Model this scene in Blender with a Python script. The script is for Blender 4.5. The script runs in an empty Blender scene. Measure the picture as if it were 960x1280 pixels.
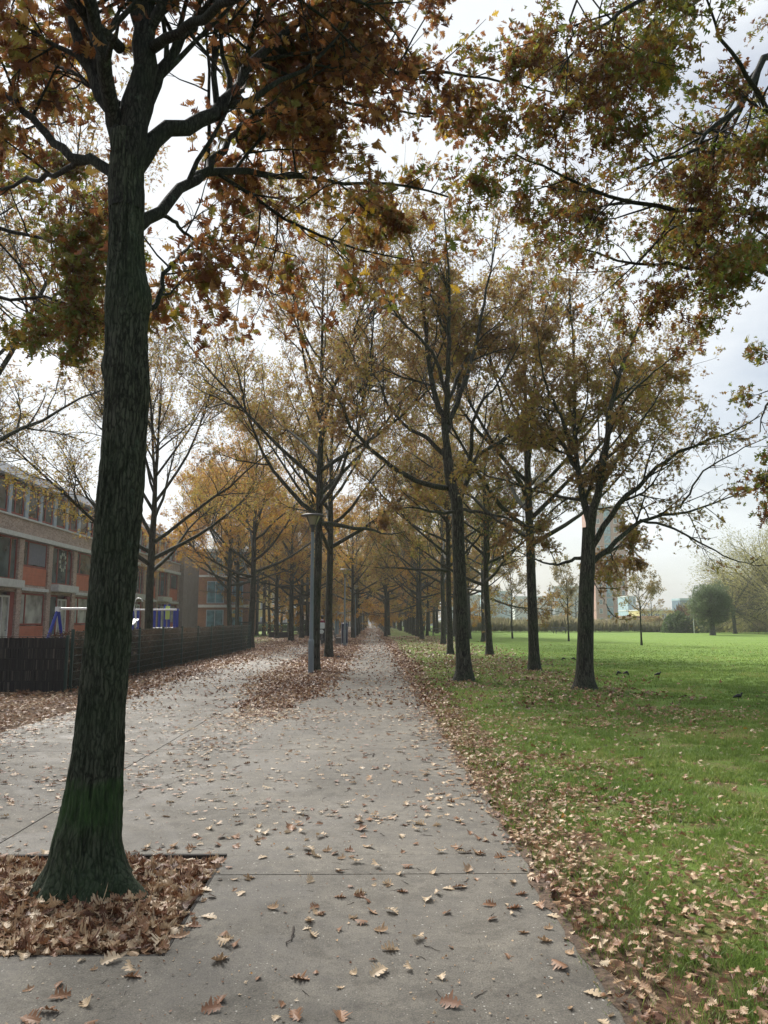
import bpy, bmesh, math, random
import numpy as np
from mathutils import Vector, Matrix
R = math.radians
random.seed(7)
rng = np.random.default_rng(7)
C = bpy.context.scene.collection
sc = bpy.context.scene

# ------------------------------------------------------------------ camera
PITCH, YAW, EYE = R(8.06), R(0.83), 1.55
FPX = 961.0
HAZE = 0.0005
cam_d = bpy.data.cameras.new('camera')
cam_d.sensor_fit = 'VERTICAL'; cam_d.sensor_height = 24.0
cam_d.lens = 24.0*FPX/1280.0
cam_d.clip_start = 0.05; cam_d.clip_end = 4000
cam = bpy.data.objects.new('camera', cam_d)
cam.location = (0, 0, EYE); cam.rotation_euler = (math.pi/2+PITCH, 0, -YAW)
C.objects.link(cam); sc.camera = cam

# ------------------------------------------------------------------ light
SUN_EL, SUN_AZ = R(42), R(-30)          # azimuth from +Y towards +X
w = bpy.data.worlds.new('World'); sc.world = w; w.use_nodes = True
nt = w.node_tree; nt.nodes.clear()
wo = nt.nodes.new('ShaderNodeOutputWorld'); bg = nt.nodes.new('ShaderNodeBackground')
sky = nt.nodes.new('ShaderNodeTexSky'); sky.sky_type = 'NISHITA'; sky.sun_disc = False
sky.sun_elevation = SUN_EL; sky.sun_rotation = SUN_AZ; sky.dust_density = 3.0; sky.air_density = 1.0
tc = nt.nodes.new('ShaderNodeTexCoord'); mp = nt.nodes.new('ShaderNodeMapping')
mp.inputs['Scale'].default_value = (1.0, 1.0, 2.6)
no = nt.nodes.new('ShaderNodeTexNoise'); no.inputs['Scale'].default_value = 2.2; no.inputs['Detail'].default_value = 7
no.inputs['Roughness'].default_value = 0.55; no.inputs['Distortion'].default_value = 0.3
rp = nt.nodes.new('ShaderNodeValToRGB')
rp.color_ramp.elements[0].position = 0.34; rp.color_ramp.elements[0].color = (0.25, 0.25, 0.25, 1)
rp.color_ramp.elements[1].position = 0.62; rp.color_ramp.elements[1].color = (1, 1, 1, 1)
mx = nt.nodes.new('ShaderNodeMixRGB'); mx.inputs[2].default_value = (7.5, 7.85, 8.2, 1)
bg.inputs['Strength'].default_value = 0.061
L = nt.links.new
L(tc.outputs['Generated'], mp.inputs['Vector']); L(mp.outputs[0], no.inputs['Vector'])
dt_ = nt.nodes.new('ShaderNodeVectorMath'); dt_.operation = 'DOT_PRODUCT'; dt_.inputs[1].default_value = (math.sin(SUN_AZ)*math.cos(SUN_EL), math.cos(SUN_AZ)*math.cos(SUN_EL), math.sin(SUN_EL))
m1 = nt.nodes.new('ShaderNodeMapRange'); m1.inputs['From Min'].default_value = .3; m1.inputs['From Max'].default_value = 1.0; m1.inputs['To Min'].default_value = -.16; m1.inputs['To Max'].default_value = .22
ad = nt.nodes.new('ShaderNodeMath'); ad.operation = 'ADD'
L(tc.outputs['Generated'], dt_.inputs[0]); L(dt_.outputs['Value'], m1.inputs['Value']); L(m1.outputs[0], ad.inputs[1])
L(no.outputs['Fac'], ad.inputs[0]); L(ad.outputs[0], rp.inputs[0]); L(rp.outputs[0], mx.inputs[0]); L(sky.outputs[0], mx.inputs[1])
L(mx.outputs[0], bg.inputs['Color']); L(bg.outputs[0], wo.inputs['Surface'])
sd = bpy.data.lights.new('sun', 'SUN'); sd.energy = 4.2; sd.angle = R(24); sd.color = (1, 0.96, 0.90)
so = bpy.data.objects.new('sun', sd); C.objects.link(so)
sv = Vector((math.sin(SUN_AZ)*math.cos(SUN_EL), math.cos(SUN_AZ)*math.cos(SUN_EL), math.sin(SUN_EL)))
so.rotation_euler = sv.to_track_quat('Z', 'Y').to_euler()
sc.view_settings.view_transform = 'Standard'; sc.view_settings.look = 'None'
sc.view_settings.exposure = 1.02; sc.view_settings.gamma = 1.0
sc.render.engine = 'CYCLES'
sc.cycles.use_denoising = True
sc.cycles.max_bounces = 6; sc.cycles.diffuse_bounces = 3; sc.cycles.glossy_bounces = 2
sc.cycles.transmission_bounces = 3; sc.cycles.volume_bounces = 2; sc.cycles.transparent_max_bounces = 6
sc.cycles.use_adaptive_sampling = True; sc.cycles.adaptive_threshold = 0.015
sc.cycles.sample_clamp_indirect = 6

# ------------------------------------------------------------------ photo -> place
fw = np.array([math.sin(YAW)*math.cos(PITCH), math.cos(YAW)*math.cos(PITCH), math.sin(PITCH)])
ri = np.array([math.cos(YAW), -math.sin(YAW), 0.0]); up_ = np.cross(ri, fw)
def ray(px, py): return fw + ri*((px-480)/FPX) + up_*((640-py)/FPX)
def P(px, py, Y):
    d = ray(px, py); return np.array([0, 0, EYE]) + d*(Y/d[1])
def G(px, py):
    d = ray(px, py); p = np.array([0, 0, EYE]) + d*(EYE/-d[2]); return p
def proj_x(x, y):                      # photo column of a ground point
    zc = x*fw[0]+y*fw[1]-EYE*fw[2]; return 480+FPX*(x*ri[0]+y*ri[1])/np.maximum(zc, .01)

# ------------------------------------------------------------------ numpy noise
def _h(i, j, k, s):
    n = (i*374761393 + j*668265263 + k*2147483647 + s*1274126177) & 0xffffffff
    n = ((n ^ (n >> 13))*1274126177) & 0xffffffff
    n = (n ^ (n >> 16)) & 0xffffffff
    return n/4294967295.0
def vnoise(p, scale=1.0, seed=0):
    p = np.asarray(p, float)*scale
    if p.shape[-1] == 2: p = np.concatenate([p, np.zeros(p.shape[:-1]+(1,))], -1)
    f = np.floor(p); t = p-f; t = t*t*(3-2*t); i = f.astype(np.int64)
    out = 0
    for a in (0, 1):
        for b in (0, 1):
            for c in (0, 1):
                wgt = (t[..., 0] if a else 1-t[..., 0])*(t[..., 1] if b else 1-t[..., 1])*(t[..., 2] if c else 1-t[..., 2])
                out = out + wgt*_h(i[..., 0]+a, i[..., 1]+b, i[..., 2]+c, seed)
    return out
def fbm(p, scale=1.0, seed=0, oct=3):
    o = 0; a = 1; s = 0
    for k in range(oct): o = o+a*vnoise(p, scale*2**k, seed+k*17); s += a; a *= .5
    return o/s
def nrm(v): return v/np.maximum(np.linalg.norm(v, axis=-1, keepdims=True), 1e-9)
def sst(a, b, x): t = np.clip((x-a)/(b-a), 0, 1); return t*t*(3-2*t)

# ------------------------------------------------------------------ materials
def newmat(name):
    m = bpy.data.materials.new(name); m.use_nodes = True
    b = m.node_tree.nodes['Principled BSDF']; return m, m.node_tree, b
def plain(name, col, rough=.6, metal=0.0, var=.12, scale=6.0, bump=0.0, spec=.5):
    m, t, b = newmat(name)
    b.inputs['Roughness'].default_value = rough; b.inputs['Metallic'].default_value = metal
    b.inputs['Specular IOR Level'].default_value = spec
    tcn = t.nodes.new('ShaderNodeTexCoord'); n = t.nodes.new('ShaderNodeTexNoise')
    n.inputs['Scale'].default_value = scale; n.inputs['Detail'].default_value = 5
    r = t.nodes.new('ShaderNodeValToRGB')
    r.color_ramp.elements[0].position = .3; r.color_ramp.elements[1].position = .7
    r.color_ramp.elements[0].color = tuple(c*(1-var) for c in col)+(1,)
    r.color_ramp.elements[1].color = tuple(min(1, c*(1+var)) for c in col)+(1,)
    t.links.new(tcn.outputs['Object'], n.inputs['Vector']); t.links.new(n.outputs['Fac'], r.inputs[0])
    t.links.new(r.outputs[0], b.inputs['Base Color'])
    if bump:
        bu = t.nodes.new('ShaderNodeBump'); bu.inputs['Strength'].default_value = bump; bu.inputs['Distance'].default_value = .02
        t.links.new(n.outputs['Fac'], bu.inputs['Height']); t.links.new(bu.outputs[0], b.inputs['Normal'])
    return m
def ramp(t, stops, inp=None):
    r = t.nodes.new('ShaderNodeValToRGB'); cr = r.color_ramp
    while len(cr.elements) < len(stops): cr.elements.new(.5)
    for e, (p, c) in zip(cr.elements, stops):
        e.position = p; e.color = tuple(c)+(1,)
    if inp is not None: t.links.new(inp, r.inputs[0])
    return r.outputs[0]
def noise(t, vec, scale, detail=4, rough=.5, dist=0.0):
    n = t.nodes.new('ShaderNodeTexNoise'); n.inputs['Scale'].default_value = scale
    n.inputs['Detail'].default_value = detail; n.inputs['Roughness'].default_value = rough
    n.inputs['Distortion'].default_value = dist
    t.links.new(vec, n.inputs['Vector']); return n.outputs['Fac']
def mathn(t, op, a, b=None, c=None):
    n = t.nodes.new('ShaderNodeMath'); n.operation = op
    for k, v in enumerate((a, b, c)):
        if v is None: continue
        if isinstance(v, (int, float)): n.inputs[k].default_value = v
        else: t.links.new(v, n.inputs[k])
    return n.outputs[0]
def mixc(t, f, a, b, mode='MIX'):
    n = t.nodes.new('ShaderNodeMixRGB'); n.blend_type = mode
    for k, v in zip((0, 1, 2), (f, a, b)):
        if isinstance(v, (int, float)): n.inputs[k].default_value = v
        elif isinstance(v, tuple): n.inputs[k].default_value = v+(1,)
        else: t.links.new(v, n.inputs[k])
    return n.outputs[0]
def bumpn(t, b, h, strength, dist=.02):
    bu = t.nodes.new('ShaderNodeBump'); bu.inputs['Strength'].default_value = strength; bu.inputs['Distance'].default_value = dist
    t.links.new(h, bu.inputs['Height']); t.links.new(bu.outputs[0], b.inputs['Normal'])

def leafmat(name, stops, transl=.5, rough=.5, objvar=0.15):
    m, t, b = newmat(name)
    at = t.nodes.new('ShaderNodeAttribute'); at.attribute_name = 'tint'
    oi = t.nodes.new('ShaderNodeObjectInfo')
    f = mathn(t, 'ADD', at.outputs['Fac'], mathn(t, 'MULTIPLY', mathn(t, 'SUBTRACT', oi.outputs['Random'], .5), objvar))
    col = ramp(t, stops, f)
    tcn = t.nodes.new('ShaderNodeTexCoord')
    nn = noise(t, tcn.outputs['Object'], 60, 2)
    col = mixc(t, .35, col, ramp(t, [(.3, (.35, .3, .25)), (.7, (1.0, 1.0, 1.0))], nn), 'MULTIPLY')
    t.links.new(col, b.inputs['Base Color']); b.inputs['Roughness'].default_value = rough
    b.inputs['Specular IOR Level'].default_value = .35
    tr = t.nodes.new('ShaderNodeBsdfTranslucent'); t.links.new(col, tr.inputs['Color'])
    mxs = t.nodes.new('ShaderNodeMixShader'); mxs.inputs[0].default_value = transl
    out = [n for n in t.nodes if n.type == 'OUTPUT_MATERIAL'][0]
    t.links.new(b.outputs[0], mxs.inputs[1]); t.links.new(tr.outputs[0], mxs.inputs[2]); t.links.new(mxs.outputs[0], out.inputs[0])
    return m
BR, RU, TA, GO, OL, GR = (.085, .040, .020), (.17, .068, .025), (.30, .17, .07), (.48, .27, .035), (.13, .115, .025), (.075, .115, .022)
M = {}
M['leaf_brown'] = leafmat('leaf_brown', [(0, (.09, .04, .022)), (.2, (.17, .065, .028)), (.42, (.27, .11, .035)), (.60, (.36, .20, .065)), (.74, (.22, .17, .04)), (.88, (.12, .16, .03)), (.96, (.55, .36, .04))])
M['leaf_olive'] = leafmat('leaf_olive', [(0, (.12, .05, .02)), (.2, (.24, .10, .03)), (.36, (.26, .17, .04)), (.55, (.19, .19, .035)), (.8, (.12, .18, .03)), (.96, (.50, .36, .05))])
M['leaf_gold'] = leafmat('leaf_gold', [(0, (.28, .12, .03)), (.3, (.42, .20, .04)), (.55, (.50, .28, .06)), (.8, (.62, .40, .05)), (1, (.36, .34, .06))])
M['leaf_russet'] = leafmat('leaf_russet', [(0, (.18, .095, .04)), (.22, (.29, .155, .055)), (.45, (.38, .23, .08)), (.62, (.37, .27, .075)), (.80, (.29, .28, .07)), (.97, (.52, .39, .07))])
M['leaf_pale'] = leafmat('leaf_pale', [(0, (.28, .22, .12)), (.5, (.36, .27, .13)), (1, (.24, .25, .10))])
M['leaf_willow'] = leafmat('leaf_willow', [(0, (.07, .10, .06)), (.5, (.14, .19, .10)), (1, (.22, .26, .13))])
M['leaf_yellow'] = leafmat('leaf_yellow', [(0, (.26, .26, .10)), (.5, (.38, .36, .14)), (1, (.46, .42, .18))])
M['leaf_bush'] = leafmat('leaf_bush', [(0, (.045, .08, .035)), (.5, (.08, .13, .05)), (1, (.14, .18, .07))])
M['leaf_hedge'] = leafmat('leaf_hedge', [(0, (.035, .026, .018)), (.4, (.075, .045, .028)), (.8, (.14, .085, .05)), (1, (.34, .26, .17))])
M['leaf_reed'] = leafmat('leaf_reed', [(0, (.16, .17, .08)), (.5, (.26, .24, .13)), (1, (.36, .30, .19))])
LIT = [(0, (.11, .05, .03)), (.2, (.21, .09, .045)), (.38, (.33, .17, .085)), (.56, (.47, .30, .17)), (.76, (.62, .46, .29)), (.93, (.74, .60, .42)), (.985, (.64, .30, .05))]
M['leaf_litter'] = leafmat('leaf_litter', LIT, transl=.12, rough=.5, objvar=0)

def bark(name, base, moss=False, near=False):
    m, t, b = newmat(name)
    tcn = t.nodes.new('ShaderNodeTexCoord'); mpn = t.nodes.new('ShaderNodeMapping')
    mpn.inputs['Scale'].default_value = (1, 1, .11)
    t.links.new(tcn.outputs['Object'], mpn.inputs['Vector'])
    dn = t.nodes.new('ShaderNodeTexNoise'); dn.inputs['Scale'].default_value = 9; dn.inputs['Detail'].default_value = 4; t.links.new(tcn.outputs['Object'], dn.inputs['Vector'])
    dv = t.nodes.new('ShaderNodeVectorMath'); dv.operation = 'MULTIPLY_ADD'; dv.inputs[1].default_value = (.06, .06, .06)
    t.links.new(dn.outputs['Color'], dv.inputs[0]); t.links.new(mpn.outputs[0], dv.inputs[2])
    vr = t.nodes.new('ShaderNodeTexVoronoi'); vr.feature = 'DISTANCE_TO_EDGE'; vr.inputs['Scale'].default_value = 46 if near else 26
    t.links.new(dv.outputs[0], vr.inputs['Vector'])
    crack = ramp(t, [(.0, (.0, .0, .0)), (.22, (1, 1, 1))], vr.outputs['Distance'])
    nz_ = noise(t, mpn.outputs[0], 60 if near else 30, 6, .75, .5)
    n1 = mathn(t, 'ADD', mathn(t, 'MULTIPLY', crack, .22), mathn(t, 'MULTIPLY', nz_, .78))
    n2 = noise(t, tcn.outputs['Object'], 2.3, 4)
    c = ramp(t, [(.38, tuple(x*.22 for x in base)), (.54, base), (.74, tuple(min(1, x*2.4) for x in base))], n1)
    green = (base[0]*.62, base[1]*1.05, base[2]*.62)
    c = mixc(t, ramp(t, [(.42, (0, 0, 0)), (.62, (.75, .75, .75))], n2), c, mixc(t, .5, c, green))
    if near:
        n4 = noise(t, tcn.outputs['Object'], 9, 6, .7)
        c = mixc(t, ramp(t, [(.60, (0, 0, 0)), (.72, (.55, .55, .55))], n4), c, (.10, .13, .10))
    if moss:
        sp = t.nodes.new('ShaderNodeSeparateXYZ'); t.links.new(tcn.outputs['Object'], sp.inputs[0])
        z = mathn(t, 'ADD', sp.outputs['Z'], mathn(t, 'MULTIPLY', mathn(t, 'SUBTRACT', noise(t, tcn.outputs['Object'], 7, 4), .5), .35))
        mk = ramp(t, [(.0, (.25, .25, .25)), (.34, (.30, .30, .30)), (.50, (.75, .75, .75)), (.62, (.72, .72, .72)), (.68, (.12, .12, .12)), (.95, (.05, .05, .05))], z)
        mossc = ramp(t, [(.35, (.008, .022, .007)), (.65, (.040, .095, .022))], noise(t, mpn.outputs[0], 60, 6, .7))
        c = mixc(t, mk, c, mossc)
    t.links.new(c, b.inputs['Base Color']); b.inputs['Roughness'].default_value = .85
    b.inputs['Specular IOR Level'].default_value = .25
    bumpn(t, b, n1, .9, .012 if near else .02)
    return m
M['bark_hero'] = bark('bark_hero', (.044, .046, .034), moss=True, near=True)
M['bark_limb'] = bark('bark_limb', (.024, .024, .020), near=True)
M['bark'] = bark('bark', (.050, .048, .036))
M['bark_grey'] = bark('bark_grey', (.10, .095, .08))

# ------------------------------------------------------------------ mesh helpers
def tag(o, label=None, cat=None, group=None, kind=None):
    if label: o['label'] = label
    if cat: o['category'] = cat
    if group: o['group'] = group
    if kind: o['kind'] = kind
    return o
def link(name, me, mat=None, parent=None, loc=None):
    o = bpy.data.objects.new(name, me); C.objects.link(o)
    if mat is not None and me is not None and len(me.materials) == 0: me.materials.append(mat)
    if parent is not None: o.parent = parent
    if loc is not None: o.location = loc
    return o
def empty(name, loc, label=None, cat=None, group=None, rz=0.0):
    o = bpy.data.objects.new(name, None); C.objects.link(o); o.location = tuple(loc); o.rotation_euler.z = rz
    o.empty_display_size = .2
    return tag(o, label, cat, group)
def amesh(name, V, F, tint=None, smooth=False):
    V = np.ascontiguousarray(V, dtype=np.float32); F = np.ascontiguousarray(F, dtype=np.int32)
    me = bpy.data.meshes.new(name); n, k = F.shape
    me.vertices.add(len(V)); me.vertices.foreach_set('co', V.ravel())
    me.loops.add(n*k); me.loops.foreach_set('vertex_index', F.ravel())
    me.polygons.add(n); me.polygons.foreach_set('loop_start', np.arange(0, n*k, k, dtype=np.int32))
    if tint is not None:
        a = me.attributes.new('tint', 'FLOAT', 'FACE'); a.data.foreach_set('value', np.ascontiguousarray(tint, dtype=np.float32))
    me.update(calc_edges=True)
    me.polygons.foreach_set('use_smooth', np.full(n, smooth, dtype=bool))
    return me
class Tubes:
    def __init__(s): s.V = []; s.F = []; s.n = 0
    def add(s, pts, rad, sides):                    # pts (N,n,3) rad (N,n)
        pts = np.asarray(pts, float); rad = np.asarray(rad, float)
        if pts.ndim == 2: pts = pts[None]; rad = rad[None]
        N, n, _ = pts.shape
        if N == 0: return
        T = np.empty_like(pts); T[:, 1:-1] = pts[:, 2:]-pts[:, :-2]; T[:, 0] = pts[:, 1]-pts[:, 0]; T[:, -1] = pts[:, -1]-pts[:, -2]
        T = nrm(T); D = nrm(pts[:, -1]-pts[:, 0])
        ref = np.where(np.abs(D[:, 2:3]) > .8, np.array([[1., 0, 0]]), np.array([[0, 0, 1.]]))
        U = nrm(np.cross(np.repeat(ref[:, None], n, 1), T)); W = np.cross(T, U)
        a = np.arange(sides)*2*math.pi/sides
        ring = pts[:, :, None]+rad[:, :, None, None]*(U[:, :, None]*np.cos(a)[None, None, :, None]+W[:, :, None]*np.sin(a)[None, None, :, None])
        V = ring.reshape(-1, 3)
        i = np.arange(N)[:, None, None]*n*sides+np.arange(n-1)[None, :, None]*sides
        j = np.arange(sides)[None, None, :]; j2 = (j+1) % sides
        F = np.stack([i+j, i+j2, i+sides+j2, i+sides+j], -1).reshape(-1, 4)
        s.V.append(V); s.F.append(F+s.n); s.n += len(V)
    def build(s, name, mat, parent=None, loc=None):
        me = amesh(name, np.concatenate(s.V), np.concatenate(s.F), smooth=True)
        return link(name, me, mat, parent, loc)
    def mesh(s, name, mat):
        me = amesh(name, np.concatenate(s.V), np.concatenate(s.F), smooth=True); me.materials.append(mat); return me

# leaf templates: length along +y from 0 to 1, width on x
def oak_template(kind):
    if kind == 'hi':
        yc = [0, .09, .27, .48, .70, .86]; S = [.012, .05, .075, .085, .085, .07]
        Wd = [(.17, 1), (.30, 2), (.38, 3), (.27, 4)]
        V = [(0, y) for y in yc]+[(0, 1.02)]; F = []
        for sgn in (-1, 1):
            st = []
            for k in range(6): st.append(len(V)); V.append((sgn*S[k], yc[k]))
            for k in range(5): F += [(k, st[k], st[k+1]), (k, st[k+1], k+1)]
            for w_, k in Wd:
                y0 = yc[k]; dy = yc[k+1]-y0; a = len(V)
                V += [(sgn*w_*.82, y0+dy*.18), (sgn*w_*1.05, y0+dy*.60), (sgn*w_*.93, y0+dy*.86), (sgn*w_*.60, y0+dy*.84)]
                F += [(st[k], a, a+1), (st[k], a+1, a+2), (st[k], a+2, a+3), (st[k], a+3, st[k+1])]
            a = len(V); V += [(sgn*.17, .95), (sgn*.09, 1.0)]
            F += [(st[5], a, a+1), (st[5], a+1, 6), (5, st[5], 6)]
        a = len(V); V += [(-.010, -.2), (.010, -.2)]; F.append((a, a+1, 0))
    elif kind == 'mid':
        V = [(0, -.12), (-.05, .2), (.05, .2), (-.06, .5), (.06, .5), (-.05, .75), (.05, .75), (0, 1),
             (-.3, .36), (.3, .36), (-.42, .66), (.42, .66), (-.22, .93), (.22, .93)]
        F = [(0, 2, 1), (1, 2, 4), (1, 4, 3), (3, 4, 6), (3, 6, 5), (5, 6, 7), (1, 3, 8), (2, 9, 4), (3, 5, 10), (4, 11, 6), (5, 7, 12), (6, 13, 7)]
    elif kind == 'low':
        V = [(0, 0), (.36, .45), (.08, .6), (0, 1), (-.08, .6), (-.36, .45), ]
        F = [(0, 1, 2), (0, 2, 4), (0, 4, 5), (4, 2, 3)]
    elif kind == 'quad':
        V = [(0, 0), (.4, .4), (0, 1), (-.4, .55)]; F = [(0, 1, 2), (0, 2, 3)]
    elif kind == 'narrow':
        V = [(0, 0), (.10, .4), (0, 1), (-.10, .4)]; F = [(0, 1, 2), (0, 2, 3)]
    return np.array(V, float), np.array(F, int)
TPL = {k: oak_template(k) for k in ('hi', 'mid', 'low', 'quad', 'narrow')}
def leaf_arrays(pos, yax, nor, size, tint, kind, curl=.5, rg=rng):
    T, F = TPL[kind]; N = len(pos); m = len(T)
    y = nrm(yax); n = nrm(nor-y*np.sum(nor*y, -1, keepdims=True)); x = np.cross(y, n)
    lx = np.repeat(T[None, :, 0], N, 0)*(rg.uniform(.8, 1.15, N)[:, None]); ly = np.repeat(T[None, :, 1], N, 0)
    a = rg.normal(.9, 1.0, N)[:, None]*curl; b = rg.normal(.3, .6, N)[:, None]*curl; c = rg.normal(0, .8, N)[:, None]*curl
    if kind == 'hi': lx = lx*rg.normal(1, .16, (N, m)); ly = ly+rg.normal(0, .018, (N, m))
    lz = a*lx*lx*1.5+np.abs(lx)*a*.35+b*(ly-.4)**2+c*lx*ly
    s = np.asarray(size)[:, None, None]
    V = pos[:, None]+s*(x[:, None]*lx[..., None]+y[:, None]*ly[..., None]+n[:, None]*lz[..., None])
    FF = (F[None]+(np.arange(N)*m)[:, None, None]).reshape(-1, 3)
    return V.reshape(-1, 3), FF, np.repeat(tint, len(F))
def join_arrays(parts):
    V = []; F = []; t = []; n = 0
    for v, f, ti in parts: V.append(v); F.append(f+n); t.append(ti); n += len(v)
    return np.concatenate(V), np.concatenate(F), np.concatenate(t)

# ------------------------------------------------------------------ trees
def crm(ctrl, n):                                      # smooth curve through control points
    c = np.asarray(ctrl, float); c = np.vstack([2*c[0]-c[1], c, 2*c[-1]-c[-2]])
    m = len(c)-3; out = []
    for u in np.linspace(0, m-1e-6, n):
        k = int(u); t = u-k; a, b, d, e = c[k:k+4]
        out.append(.5*((2*b)+(-a+d)*t+(2*a-5*b+4*d-e)*t*t+(-a+3*b-3*d+e)*t**3))
    return np.array(out)
def grow(P0, D0, Ln, R0, endf, nseg, wig, trop, rg):
    N = len(P0); pts = np.empty((N, nseg+1, 3)); pts[:, 0] = P0; d = nrm(D0)
    for k in range(nseg):
        d = nrm(d+rg.normal(0, wig, (N, 3))+np.array([0, 0, 1.])*trop)
        pts[:, k+1] = pts[:, k]+d*(Ln/nseg)[:, None]
    rad = R0[:, None]*np.linspace(1, endf, nseg+1)[None]
    return pts, rad
def kids(pts, rad, dens, t0, ang, rg, minc=0):
    seg = np.linalg.norm(pts[:, 1:]-pts[:, :-1], axis=-1); Ln = seg.sum(1)
    cnt = np.maximum(minc, rg.poisson(np.maximum(Ln*dens*(1-t0), 0)))
    idx = np.repeat(np.arange(len(pts)), cnt); N = len(idx)
    t = t0+(1-t0)*rg.random(N)**.85; u = t*(pts.shape[1]-1); k = np.minimum(u.astype(int), pts.shape[1]-2); f = (u-k)[:, None]
    p = pts[idx, k]*(1-f)+pts[idx, k+1]*f; r = rad[idx, k]*(1-f[:, 0])+rad[idx, k+1]*f[:, 0]
    T = nrm(pts[idx, k+1]-pts[idx, k]); rnd = nrm(np.cross(T, nrm(rg.normal(0, 1, (N, 3))+np.array([0, 0, .35])*0)))
    a = rg.uniform(R(ang[0]), R(ang[1]), N)[:, None]
    d = T*np.cos(a)+rnd*np.sin(a)
    return p, d, r, t, Ln[idx], idx

def crown_from_limbs(limbs, rg, l2=2.0, l3=3.0, l4=4.0, k2=.42, k3=.42, k4=.45, leaves=20000, leafsize=.12, kind='mid',
                     clump=.45, clscale=.55, t0=.25, droop=0.0, sides=(8, 5, 4, 3), tubes=None, bare=None, curl=.6, tintshift=0.0, minr=.0035, hang=.35, leafiness=None):
    """limbs: list of (pts, rad). Returns tubes and leaf arrays."""
    tb = tubes if tubes is not None else [Tubes() for _ in limbs]
    tips = []
    for q, (lp, lr) in enumerate(limbs):
        T = tb[q] if tubes is None else tubes
        T.add(lp, lr, sides[0])
        p, d, r, t, Ln, _ = kids(lp[None], lr[None], l2, t0, (28, 68), rg)
        ln = np.maximum(.35, Ln*k2*(1.15-.75*t)*rg.uniform(.55, 1.2, len(p)))
        d = nrm(d+np.array([0, 0, .18]))
        p2, r2 = grow(p, d, ln, np.maximum(minr*2, r*.55), .25, 6, .13, .03-droop*.5, rg); T.add(p2, r2, sides[1])
        # limb tip continues as twigs
        p, d, r, t, Ln, _ = kids(p2, r2, l3, .12, (25, 65), rg, 1)
        ln = np.clip(Ln*k3*(1.2-.7*t)*rg.uniform(.5, 1.25, len(p)), .18, 1.6)
        p3, r3 = grow(p, d, ln, np.maximum(minr*1.3, r*.6), .3, 4, .16, .01-droop, rg); T.add(p3, r3, sides[2])
        p, d, r, t, Ln, _ = kids(p3, r3, l4, .1, (25, 70), rg)
        ln = np.clip(Ln*k4*rg.uniform(.5, 1.3, len(p)), .08, .6)
        p4, r4 = grow(p, d, ln, np.maximum(minr, r*.6), .35, 3, .18, 0-droop, rg); T.add(p4, r4, sides[3])
        tips.append((p2[:, 3:].reshape(-1, 3), nrm((p2[:, 3:]-p2[:, 2:-1]).reshape(-1, 3)), .25, q))
        tips.append((p3[:, 1:].reshape(-1, 3), nrm((p3[:, 1:]-p3[:, :-1]).reshape(-1, 3)), .8, q))
        tips.append((p4[:, 1:].reshape(-1, 3), nrm((p4[:, 1:]-p4[:, :-1]).reshape(-1, 3)), 1.0, q))
    if leaves <= 0: return tb, None
    A = np.concatenate([a for a, _, _, _ in tips]); D = np.concatenate([b for _, b, _, _ in tips])
    W = np.concatenate([np.full(len(a), c*(1 if leafiness is None else leafiness[q])) for a, _, c, q in tips])
    nz = fbm(A, clscale, int(rg.integers(1000)), 2)
    W = W*(.10+sst(clump-.14, clump+.16, nz))
    if bare is not None: W = W*bare(A)
    W = W+1e-9
    idx = rg.choice(len(A), leaves, p=W/W.sum())
    pos = A[idx]+rg.normal(0, leafsize*.6, (leaves, 3)); d = D[idx]
    yax = nrm(nrm(d*.7+rg.normal(0, .75, (leaves, 3)))+np.array([0, 0, -hang]))
    nor = rg.normal(0, 1, (leaves, 3))+np.array([0, 0, .6])
    tint = np.clip(.85*rg.random(leaves)+.9*(fbm(pos, .8, 91, 2)-.5)+.08+tintshift, 0, 1)
    size = leafsize*rg.uniform(.65, 1.25, leaves)
    return tb, leaf_arrays(pos, yax, nor, size, tint, kind, curl, rg)

def trunk_poly(H, r, rg, lean=.02, flare=1.8, n=14):
    z = np.concatenate([[-.05, .08, .25, .55], np.linspace(1.0, H, n)])
    x = np.cumsum(rg.normal(0, lean, len(z)))*np.clip(z, 0, 3)/3; y = np.cumsum(rg.normal(0, lean, len(z)))*np.clip(z, 0, 3)/3
    rad = r*np.interp(z, [-.05, .08, .25, .55, 1.2, H*.4, H*.7, H], [flare, flare*.8, 1.28, 1.1, 1.0, .82, .40, .06])
    return np.stack([x, y, z], 1), rad
def generic_limbs(tp, tr, H, zf, nl, crown_r, rg, lowang=18, highang=68):
    limbs = []; az = rg.uniform(0, 6.28)
    for k in range(nl):
        f = (k+.3*rg.random())/nl; z = zf+(H*.86-zf)*f**1.15; az += 2.4+rg.normal(0, .35)
        e = R(lowang+(highang-lowang)*f**.8+rg.normal(0, 6)); ln = crown_r*(1.08-.62*f)*rg.uniform(.8, 1.15)/max(.55, math.cos(e)*.9)
        ln = min(ln, (H*1.06-z)/max(.2, math.sin(e)))
        b = np.array([np.interp(z, tp[:, 2], tp[:, 0]), np.interp(z, tp[:, 2], tp[:, 1]), z])
        r0 = min(np.interp(z, tp[:, 2], tr)*.62, .012+.018*ln)
        d = np.array([math.cos(az)*math.cos(e), math.sin(az)*math.cos(e), math.sin(e)])
        pts, rad = grow(b[None], d[None], np.array([ln]), np.array([r0]), .12, 9, .085, .055, rg)
        limbs.append((pts[0], rad[0]))
    return limbs
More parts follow.
